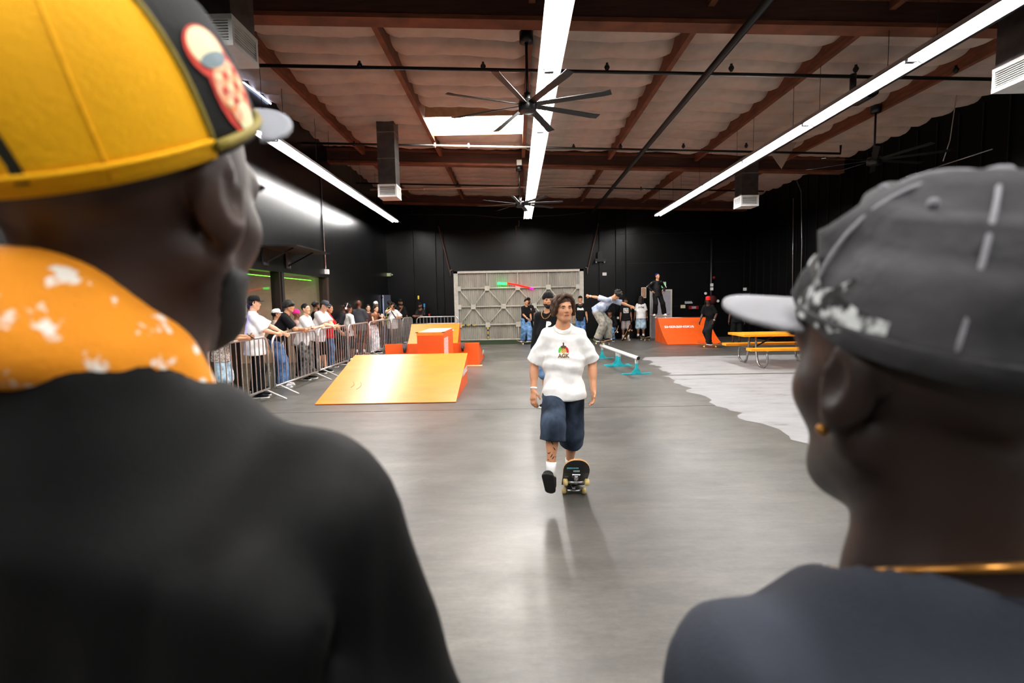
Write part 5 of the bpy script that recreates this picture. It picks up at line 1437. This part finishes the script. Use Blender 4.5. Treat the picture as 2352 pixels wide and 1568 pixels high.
# --- at the first barricades
a = person('spectator in pale patterned shirt and denim shorts with a phone', by_rail(500, -4.72), -78, 1.66, SKIN_TAN, shirt_m=cloth((.86, .82, .78), col2=(.45, .4, .38), scale=40), pants='shorts', pants_c=LJEAN, hands=[(.1, .42, 1.2), (-.06, .44, 1.22)], pants_hem=-.12, seed=31, curl=(.7, .7), **P1)
def in_hand(i, info, along=.07, out=.03, up=0.0):
    """point in the palm of hand i (0 right, 1 left) in world space"""
    d = nrm(info['wr'][i] - info['el'][i]); n = (-1 if i == 0 else 1) * info['rt']; n = nrm(n - (n @ d) * d)
    p = (info['wr'][i] + d * along + n * out + info['up'] * up) * info['s']
    return info['t'].location + Matrix.Rotation(info['t'].rotation_euler.z, 3, 'Z') @ Vector(p)
phone('dark phone held over the barricade by the patterned shirt', in_hand(0, a, .1, .024, .03), math.radians(-78), .9)
b = person('spectator in oversized white T-shirt and black cap, hands on the rail', by_rail(580, -4.70), -66, 1.80, SKIN_LIGHT, tee_w=1.2, hem=-.2, pants_c=BK, pants_m=cloth(BK), leg_w=1.15, hair='under_cap', hat='cap', hat_c=(.05, .055, .06), head=(2, -4, 0), hands=[(.04, .36, 1.11), (-.16, .46, 1.11)], poles=OUT, seed=32, curl=(.7, .6), sleeve=1.0, wr=.012, **P1)
vs, fs = text_mesh('b', .05, 1, .003)
c = person('spectator in black T-shirt with a bright chain, half hidden', (-5.08, 9.85, 0), -80, 1.70, SKIN_BROWN, shirt=BK, pants_c=BK, hair='buzz', seed=33, **P1)
chain_on(c, M_LETTER, .006, .09)
d = person('boy with black bowl haircut in black T-shirt and blue jeans leaning on the rail', by_rail(640, -4.76), -72, 1.80, SKIN_TAN, shirt=(.055, .055, .065), hem=-.02, pants_c=(.24, .34, .48), leg_w=1.15, hair='bowl', hair_c=(.05, .045, .045), pel=(0, -.1, .94), lean=26, head=(2, -2, 0), hands=[(-.08, .44, 1.11), (.14, .42, 1.13)], poles=OUT, seed=34, sleeve=.85, shoes=((.8, .8, .82), (.92, .92, .9)), **P1)
vs, fs = grid_patch(.09, .22, 3, 6); print_on(d, 'back_print', vs, fs, mat('red_print', (.75, .2, .18), .7), d['pel'] + d['up'] * .3 + d['rt'] * .04, -d['rt'] * -1, d['up'])
e = person('short spectator in white cap behind the bowl haircut', (-5.05, 10.75, 0), -60, 1.55, SKIN_TAN, shirt=(.8, .76, .72), hat='cap', hat_c=(.93, .93, .92), hair='under_cap', seed=35, **P2)
f_ = person('spectator with bright pink beanie between two white shirts', (-5.05, 11.75, 0), -60, 1.52, SKIN_BROWN, shirt=(.75, .62, .6), hat='beanie', hat_c=(.93, .2, .55), hair=None, seed=36, **P2)
g = person('young man with short black hair in white T-shirt and camouflage trousers', by_rail(695, -4.70), -98, 1.68, SKIN_LIGHT, tee_w=1.05, pants_m=cloth((.16, .16, .15), col2=(.5, .5, .47), scale=18), hair='short', lean=12, pel=(0, -.05, .94), head=(-8, 4, 0), hands=[(-.1, .34, 1.21), (.16, .32, 1.21)], poles=OUT, seed=37, leg_w=1.15, **P1)
ring_on(g, 'wristband', mat('pale_blue_band', (.7, .8, .9), .5), 0)
h_ = person('man with braided hair and beard behind the barricade', (-5.1, 13.02, 0), -50, 1.72, SKIN_BROWN, shirt=BK, hair='braids', beard=(.04, .03, .03), head=(25, -3, 0), seed=38, **P2)
i_ = person('heavy man in white T-shirt, grey cap and sunglasses with folded hands', by_rail(733, -4.74), -100, 1.76, SKIN_LIGHT, build=1.28, tee_w=1.0, pants='shorts', pants_c=BK, pants_m=cloth(BK), hair='under_cap', hat='cap', hat_c=(.3, .31, .34), pel=(0, -.08, .95), lean=16, head=(-6, -26, 0), hands=[(-.03, .38, 1.12), (.06, .4, 1.1)], poles=OUT, seed=39, hem=-.16, **P1)
Pi = lambda x, y, z: i_['P'](x, y, z) * i_['s']
MB().ball(Pi(-.035, .105, .075), (.03, .012, .014), 10).build('sunglass_lens', M_BLACK, i_['t']); MB().ball(Pi(.035, .105, .075), (.03, .012, .014), 10).build('sunglass_lens', M_BLACK, i_['t'])
j_ = person('spectator in red T-shirt beside the grey cap', (-4.92, 13.42, 0), -60, 1.64, SKIN_TAN, shirt=(.82, .1, .12), pants_c=JEAN, hair='short', head=(-30, -10, 0), hands=[(.12, .4, .85), (-.1, .4, .85)], seed=40, **P2)
# --- middle of the line
k_ = person('man in dark polo with headphones over a black cap, bending', (-4.86, 14.0, 0), -70, 1.72, SKIN_DARK, shirt=(.09, .1, .12), pants='shorts', pants_m=cloth(BK), hat='backcap', hat_c=BK, hair=None, beard=(.03, .03, .03), lean=24, pel=(0, -.08, .93), head=(0, -22, 0), hands=[(.1, .2, .95), (-.1, .2, .95)], seed=41, **P2)
Pk = lambda x, y, z: k_['P'](x, y, z) * k_['s']
for sx in (-1, 1): MB().tube([Pk(sx * .083, -.005, .0), Pk(sx * .105, -.005, .0)], .032, 10).build('earcup', M_WHITEMETAL, k_['t'])
MB().tube([Pk(.1 * math.sin(t), -.01, .03 + .125 * math.cos(t)) for t in np.linspace(-1.6, 1.6, 13)], .008, 6).build('headband', M_WHITEMETAL, k_['t'])
l_ = person('spectator in white T-shirt right behind the dark polo', (-4.74, 14.5, 0), -40, 1.60, SKIN_BROWN, hair='short', seed=42, pants='shorts', pants_c=BK, **P2)
m_ = person('spectator in black cap turned to the dark grey shirt', (-4.95, 15.15, 0), -95, 1.60, SKIN_TAN, shirt=BK, hat='cap', hat_c=BK, hair='under_cap', seed=43, **P2)
n_ = person('bald man in dark grey T-shirt and black shorts turned away', (-4.9, 16.0, 0), 8, 1.74, (.36, .22, .16), shirt=(.2, .21, .23), pants='shorts', pants_m=cloth(BK), hair=None, build=1.12, tee_w=1.05, socks=(.9, .9, .9), seed=44, face=False, **P2)
o_ = person('spectator peeking past the bald man', (-5.0, 17.35, 0), -150, 1.60, SKIN_LIGHT, shirt=(.3, .2, .2), hair='short', seed=45, **P2)
p_ = person('man with white cap behind the dark haired woman', (-5.0, 18.3, 0), -140, 1.70, SKIN_TAN, shirt=BK, hat='cap', hat_c=(.93, .92, .88), hair='under_cap', beard=(.05, .04, .04), seed=46, **P2)
q_ = person('woman with long dark hair, tan top and pale wide jeans', (-4.72, 17.0, 0), -118, 1.60, SKIN_LIGHT, shirt=(.5, .34, .25), sleeve=.2, hem=.12, pants_c=(.66, .7, .76), leg_w=1.25, hair='long', hair_c=(.07, .05, .05), build=.88, lean=14, pel=(0, -.05, .95), head=(-4, -6, 0), hands=[(.0, .3, 1.22), (-.18, .3, 1.36)], poles=OUT, seed=47, **P2)
dk = thing('drink_can', 'small white drink can held up by the woman in pale jeans', 'can', in_hand(1, q_, .072, .044))
MB().lathe([(0, -.06), (.028, -.06), (.033, -.05), (.033, .05), (.026, .06), (0, .06)], n=12).build('can_body', M_WHITEMETAL, dk); MB().lathe([(0, .061), (.025, .061), (.025, .064), (0, .064)], n=12).build('can_lid', M_GALV, dk)
# hi-vis steward
M_HIVIS = mat('hi_vis_yellow', (.85, .98, .15), .6, var=.06)
r_ = person('steward in yellow high visibility vest over black clothes', (-4.86, 19.75, 0), -85, 1.74, (.28, .18, .14), shirt=BK, pants_m=cloth(BK), hair='buzz', head=(20, 0, 0), seed=48, **P2)
v, f = blend([flat_(r_['pel'] - r_['up'] * .05, r_['pel'] + r_['up'] * .42, (.2, .155), (.175, .13), r_['rt'], .04), flat_(r_['nb'] - r_['up'] * .09, r_['nb'] - r_['up'] * .01, (.16, .1), (.09, .08), r_['rt'], .04),
              cap_(r_['nb'] + r_['fw'] * .1 - r_['up'] * .3, r_['nb'] + r_['fw'] * .12, .06, .09, .01, sub=True), cap_(r_['nb'] - r_['up'] * .05, r_['nb'] + r_['up'] * .1, .075, .085, .01, sub=True)], .014)
np_obj('vest', v * r_['s'], f, M_HIVIS, r_['t'])
for z in (.08, .2):
    pts = [(r_['pel'] + r_['up'] * z + r_['rt'] * .205 * math.sin(t) + r_['fw'] * .16 * math.cos(t)) * r_['s'] for t in np.linspace(0, 6.283, 25)[:-1]]
    MB().tube(pts, .014, 6, closed=True).build('reflective_band', M_LETTER, r_['t'])
s_ = person('photographer in white T-shirt holding a black camera to the eye', (-4.54, 18.85, 0), -150, 1.66, SKIN_TAN, tee_w=1.1, hem=-.18, pants_m=cloth(BK), hair='short', head=(6, -4, 0), lean=8, feet=[(.11, -.14, .09, -8), (-.11, -.12, .09, 8)], hand_dir=[(-.1, .25, 1), None], hands=[(.1, .26, 1.545), (-.12, .33, 1.215)], poles=[(.9, 0, -.6), (-.8, -.4, -.4)], curl=(.9, .6), seed=49, **P2)
cmr = thing('camera', 'black camera held by the photographer in white', 'camera', s_['t'].location + Matrix.Rotation(s_['t'].rotation_euler.z, 3, 'Z') @ Vector(s_['P'](0.0, .15, .0) * s_['s']), math.radians(-150))
MB().box((-.065, -.025, -.045), (.065, .03, .045)).box((-.025, -.025, .045), (.025, .02, .07)).build('camera_body', M_BLACK, cmr); MB().tube([(0, .03, 0), (0, .11, 0)], .034, 12).build('lens', M_BLACK, cmr)
MB().tube([(s_['nb'] + s_['rt'] * .1 + s_['fw'] * .1) * s_['s'], (s_['pel'] + s_['rt'] * -.1 + s_['up'] * .2 + s_['fw'] * .15) * s_['s']], .016, 6).build('strap', M_BLACK, s_['t'])
t_ = person('man in black cap and glasses behind the photographer', (-4.42, 19.7, 0), -150, 1.78, SKIN_BROWN, shirt=BK, hat='cap', hat_c=BK, hair='under_cap', beard=(.3, .3, .3), feet=[(.11, -.14, .09, -8), (-.11, -.12, .09, 8)], hand_dir=[(-.3, .1, 1), None], hands=[(.05, .24, 1.4), (-.27, .05, .86)], poles=[(.5, .1, -1), (-.5, -1, 0)], seed=50, **P2)
u_ = person('man in black cap and dark open shirt leaning on the rear barricade', (-3.72, 20.25, 0), 172, 1.66, SKIN_BROWN, shirt=(.1, .09, .09), hat='cap', hat_c=BK, hair='under_cap', beard=(.04, .03, .03), lean=16, feet=[(.11, -.14, .09, -8), (-.11, -.12, .09, 8)], hands=[(-.05, .42, 1.2), (.1, .43, 1.2)], poles=OUT, seed=51, pants_c=(.6, .6, .6), **P2)
# tall cleaning poles by the rear barricade
for px, y0, y1, cc, lab in ((961, 679, 712, (.85, .75, .1), 'pole with yellow head leaning at the rear wall'), (974.5, 697, 790, (.1, .5, .75), 'pole with blue head at the rear barricade'), (986, 720, 790, (.6, .1, .06), 'red and white pole behind the rear barricade')):
    Y = 20.9; top = W(px, y0, Y); tt = thing('broom', lab, 'broom', (top.x, Y, 0))
    MB().tube([(0, 0, 0), (0, 0, top.z - .1)], .014, 6).build('handle', mat('pole_grey', (.45, .47, .45), .5) if cc[0] < .5 else M_BLACK, tt)
    MB().box((-.03, -.02, top.z - .14), (.03, .02, top.z)).build('head', mat('broom_%d' % int(cc[0] * 99), cc, .5), tt)

# --- in front of the shutter
SKG = 'skaters at the far end'
v_ = person('boy in black durag, black T-shirt and baggy blue jeans standing on a board', (X(1207, 19.5), 19.5, .096), -155, 1.62, SKIN_TAN, shirt=BK, pants_c=(.27, .38, .5), leg_w=1.3, hat='durag', hat_c=BK, hair=None, lean=8, pel=(0, -.03, .93), head=(8, -4, 0), hands=[(.05, .25, .95), (-.12, .25, .95)], feet=[(.1, -.1, .09, -60), (-.1, .12, .09, -60)], shoes=((.3, .36, .45), (.95, .95, .95)), seed=52, group=SKG, res=.013)
ring_on(v_, 'wristband', M_LETTER, 0, .033)
skateboard('skateboard under the boy in the durag near the turf', (X(1209, 19.45), 19.45, .088), (0, 0, math.radians(-75)), (.5, .3, .2), (.9, .88, .75))
w_ = person('bearded man in black cap and brown T-shirt with a big print', (X(1214, 20.3), 20.3, .02), 178, 1.72, SKIN_BROWN, shirt=(.1, .07, .06), pants_m=cloth(BK), hat='cap', hat_c=BK, hair='under_cap', beard=(.05, .04, .04), tee_w=1.15, seed=53, group=SKG, res=.013)
for (cx, cy, ww, hh, col) in ((0, .1, .22, .08, (.92, .9, .88)), (.06, -.0, .1, .08, (.72, .16, .08)), (-.04, -.03, .1, .1, (.35, .25, .18)), (-.06, -.14, .16, .06, (.9, .9, .9))):
    vs, fs = grid_patch(ww, hh, 4, 3); print_on(w_, 'shirt_print', [(x + cx, y + cy) for x, y in vs], fs, mat('print_%02d_%02d' % (int(col[0] * 99), int(col[1] * 99)), col, .7, var=.3, scale=40), w_['pel'] + w_['up'] * .26, -w_['rt'], w_['up'])
x_ = person('bearded man in black beanie and black sweatshirt with gold chain', (.50, 7.9, 0), 148, 1.74, SKIN_TAN, shirt=(.05, .05, .062), long_sleeve=True, pants='shorts', pants_c=(.27, .35, .45), pants_hem=-.1, hat='beanie', hat_c=(.03, .03, .032), hair=None, beard=(.2, .12, .09), head=(34, 3, 0), tee_w=1.12, seed=54, res=.0095, feet=[(.03, 0, .09, -8), (-.14, .02, .09, 8)], hands=[(.2, .12, .9), (-.26, .08, .86)])
chain_on(x_, M_GOLD, .006, .13)
vs, fs = text_mesh('P', .13, 1.0, .01); print_on(x_, 'chest_letter', [(a_[0], a_[1]) for a_ in vs], fs, M_LETTER, x_['pel'] + x_['up'] * .33 - x_['rt'] * .06, -x_['rt'], x_['up'])
MB().tube([Vector(x_['P'](0, -.1, -.01) * x_['s']), Vector(x_['P'](-.02, -.14, -.05) * x_['s']), Vector(x_['P'](-.03, -.15, -.12) * x_['s'])], [.03, .03, .015], 8).build('ponytail', mat('hair_0405', HAIR_BLACK, .6), x_['t'])
y_ = person('man in black cap and black T-shirt with white print and silver chain', (X(1333, 19.9), 19.9, .02), 172, 1.74, SKIN_TAN, shirt=BK, pants_c=JEAN, leg_w=1.1, hat='backcap', hat_c=BK, hair='under_cap', head=(10, 4, 0), seed=55, group=SKG, res=.013)
chain_on(y_, M_GALV, .006, .1)
vs, fs = text_mesh('Duck', .11, 1.0, .01); print_on(y_, 'shirt_print', vs, fs, M_LETTER, y_['pel'] + y_['up'] * .33, -y_['rt'], y_['up'])
# --- rail skater
rl = RAIL_A + RAIL_D * .05; zr = RAIL_Z
z_ = person('skater with curly dark hair balancing on the rail with arms spread', (rl.x, rl.y + .02, zr + .045 + .085 + .005), -118, 1.72, SKIN_TAN, shirt_m=cloth((.8, .83, .9), col2=(.5, .56, .66), scale=6), pants_m=cloth((.6, .58, .53), col2=(.4, .4, .38), scale=12), leg_w=1.35, hair='curly', hair_c=(.09, .07, .06), tee_w=1.12, pel=(0, -.14, .86), lean=52, head=(0, -50, 0),
            hands=[(.2, -.42, 1.3), (-.2, .78, .96)], poles=[(.3, -.3, .9), (-.5, .2, .6)], feet=[(.1, -.1, .09, -70), (-.08, .14, .09, -70)], sleeve=1.0, seed=56, hem=-.06, res=.0105, shoes=((.05, .05, .055), (.93, .93, .93)), group=SKG, curl=(1.0, .4))
ring_on(z_, 'wristband', M_LETTER, 0, .033)
vs, fs = grid_patch(.2, .22, 6, 6, lambda u, v: (math.sin(u * 9) * math.cos(v * 11) > -.3)); print_on(z_, 'shirt_print', vs, fs, mat('blue_print', (.35, .55, .7), .7, col2=(.25, .3, .4), scale=30), z_['pel'] + z_['up'] * .25, -z_['rt'], z_['up'])
skateboard('skateboard grinding the end of the white rail', (rl.x, rl.y, zr + .045 + .078), (0, 0, math.radians(24)), (.2, .15, .12), (.85, .8, .65))
# --- group at the dark wall
aa = person('man in black T-shirt with square logo and grey shorts', (X(1437, 20.6), 20.6, 0), 176, 1.66, SKIN_BROWN, shirt=BK, pants='shorts', pants_m=cloth((.55, .52, .52)), pants_hem=.0, hat='backcap', hat_c=BK, hair='under_cap', socks=(.9, .9, .9), shoes=((.6, .58, .55), (.85, .85, .85)), seed=57, group=SKG, res=.013, hands=[(.24, .1, .86), (-.24, .1, .86)], tee_w=1.1)
for nm, sz in (('logo_square', .2), ('logo_inner', .16)):
    vs, fs = grid_patch(sz, sz, 6, 6); print_on(aa, nm, vs, fs, M_LETTER if nm == 'logo_square' else cloth(BK), aa['pel'] + aa['up'] * .3, -aa['rt'], aa['up'], off=.004 if nm == 'logo_square' else .007)
for k, tx in enumerate(('One', 'Cut')):
    vs, fs = text_mesh(tx, .075, 1.0, .004); print_on(aa, 'logo_letters', [(q[0], q[1] + .03 - .06 * k) for q in vs], fs, M_LETTER, aa['pel'] + aa['up'] * .3, -aa['rt'], aa['up'], off=.011)
MB().tube([(aa['wr'][0] + V3(0, .1, -.06)) * aa['s'], (aa['wr'][1] + V3(0, .1, .06)) * aa['s']], .01, 6).build('leash', M_BLACK, aa['t'])
bb = person('long haired person in white T-shirt with back lettering and pale denim shorts', (X(1472, 20.9), 20.9, 0), -4, 1.72, SKIN_BROWN, tee_w=1.12, pants='shorts', pants_c=LJEAN, leg_w=1.25, pants_hem=.06, hair='long', hair_c=(.1, .06, .05), hat='backcap', hat_c=(.3, .27, .26), socks=(.93, .93, .93), shoes=((.05, .05, .05), (.2, .2, .2)), face=False, seed=58, group=SKG, res=.012, hem=-.1)
vs, fs = text_mesh('STORE', .085, 1.0, .004); print_on(bb, 'back_lettering', vs, fs, mat('maroon_ink', (.3, .08, .1), .7), bb['pel'] + bb['up'] * .36, bb['rt'], bb['up'])
vs, fs = text_mesh('LA', .04, 1.0, .002); print_on(bb, 'back_lettering', [(q[0], q[1] + .065) for q in vs], fs, mat('red_ink', (.6, .12, .12), .7), bb['pel'] + bb['up'] * .36, bb['rt'], bb['up'])
ring_on(bb, 'wristband', M_LETTER, 0, .033)
skateboard('skateboard on the floor behind the lettered white shirt', (X(1482, 20.35), 20.35, .088), (0, 0, math.radians(8)), (.15, .12, .1), (.9, .85, .65))
sb = skateboard('skateboard propped up beside the rail skater', (X(1408, 20.0), 20.0, .27), (0, math.radians(-48), 0), (.5, .38, .25), (.85, .85, .8)); sb.rotation_euler = (math.radians(50), 0, math.radians(-95))
sb2 = skateboard('skateboard standing on its tail before the grey shorts', (X(1441, 19.9), 19.9, .307), (0, 0, 0), (.2, .16, .12), (.85, .65, .4)); sb2.rotation_euler = (math.radians(58), 0, math.radians(-140))
cr = person('person in black top and blue jeans crouching in the shade behind the rail', (X(1404, 20.5), 20.5, 0), 150, 1.7, SKIN_BROWN, shirt=BK, long_sleeve=True, pants_c=(.3, .42, .55), hat='cap', hat_c=BK, hair='under_cap', pel=(0, -.12, .52), lean=30, head=(0, 5, 0), feet=[(.14, .12, .09, -10), (-.16, .22, .09, 20)], hands=[(.15, .35, .6), (-.15, .35, .6)], seed=59, group=SKG, res=.014)
# --- on and by the quarter pipe
dk_ = qE.location
cc = person('person with blue hair in black tracksuit standing on the quarter pipe deck', (X(1513, 19.75), 19.78, .89 + .098), 178, 1.64, SKIN_TAN, shirt=(.035, .035, .04), long_sleeve=True, pants_m=cloth((.03, .03, .034)), leg_w=1.15, hair='short', hair_c=(.08, .14, .45), head=(22, 6, 0), pel=(.05, 0, .9), feet=[(.13, -.04, .09, -25), (-.24, -.04, .09, 15)], hands=[(.27, .06, 1.0), (-.19, .1, .97)], poles=[(1, -.4, 0), (-.7, -.8, 0)], shoes=((.9, .9, .9), (.95, .95, .95)), seed=60, group=SKG, res=.012, tee_w=1.05, curl=(.8, .8))
for i in (0, 1):
    for q in range(6):
        sh_, el_ = cc['sh'][i], cc['el'][i]; p = sh_ + (el_ - sh_) * (.1 + q * .17); out = cc['rt'] * (1 - 2 * i)
        MB().ball((p + out * .055 + cc['fw'] * .035) * cc['s'], (.02, .02, .028), 6).build('sleeve_mark', M_LETTER, cc['t'])
skateboard('skateboard across the coping under the person with blue hair', (X(1513, 19.75) + .055, 19.77, .89 + .088), (0, 0, math.radians(85)), (.3, .1, .08), (.9, .88, .8))
dd = person('skater in red cap with dreadlocks and black clothes crouching on a board', (X(1631, 17.0), 17.0, .096), 128, 1.68, SKIN_DARK, shirt=BK, pants_m=cloth((.055, .055, .062), col2=(.1, .1, .11), scale=20), leg_w=1.2, hat='cap', hat_c=(.85, .12, .12), hair='dreads', hair_c=(.2, .13, .08), pel=(0, -.06, .86), lean=20, head=(40, -10, 0), hands=[(.25, .2, .8), (-.22, .12, .82)], feet=[(.1, -.15, .09, 60), (-.06, .18, .09, 60)], seed=61, group=SKG, res=.012, shoes=((.04, .04, .045), (.93, .93, .93)))
ring_on(dd, 'wristband', M_LETTER, 1, .033)
skateboard('skateboard with orange edge under the red cap skater', (X(1631, 17.0), 17.0, .088), (0, 0, math.radians(75)), (.85, .4, .12), (.95, .8, .3))
ee = person('dark dressed person in white fronted cap near the picnic table', (X(1692, 17.6), 17.6, 0), 165, 1.64, SKIN_DARK, shirt=BK, pants='shorts', pants_m=cloth(BK), hat='cap', hat_c=(.9, .9, .92), hair='under_cap', seed=62, group=SKG, res=.014)
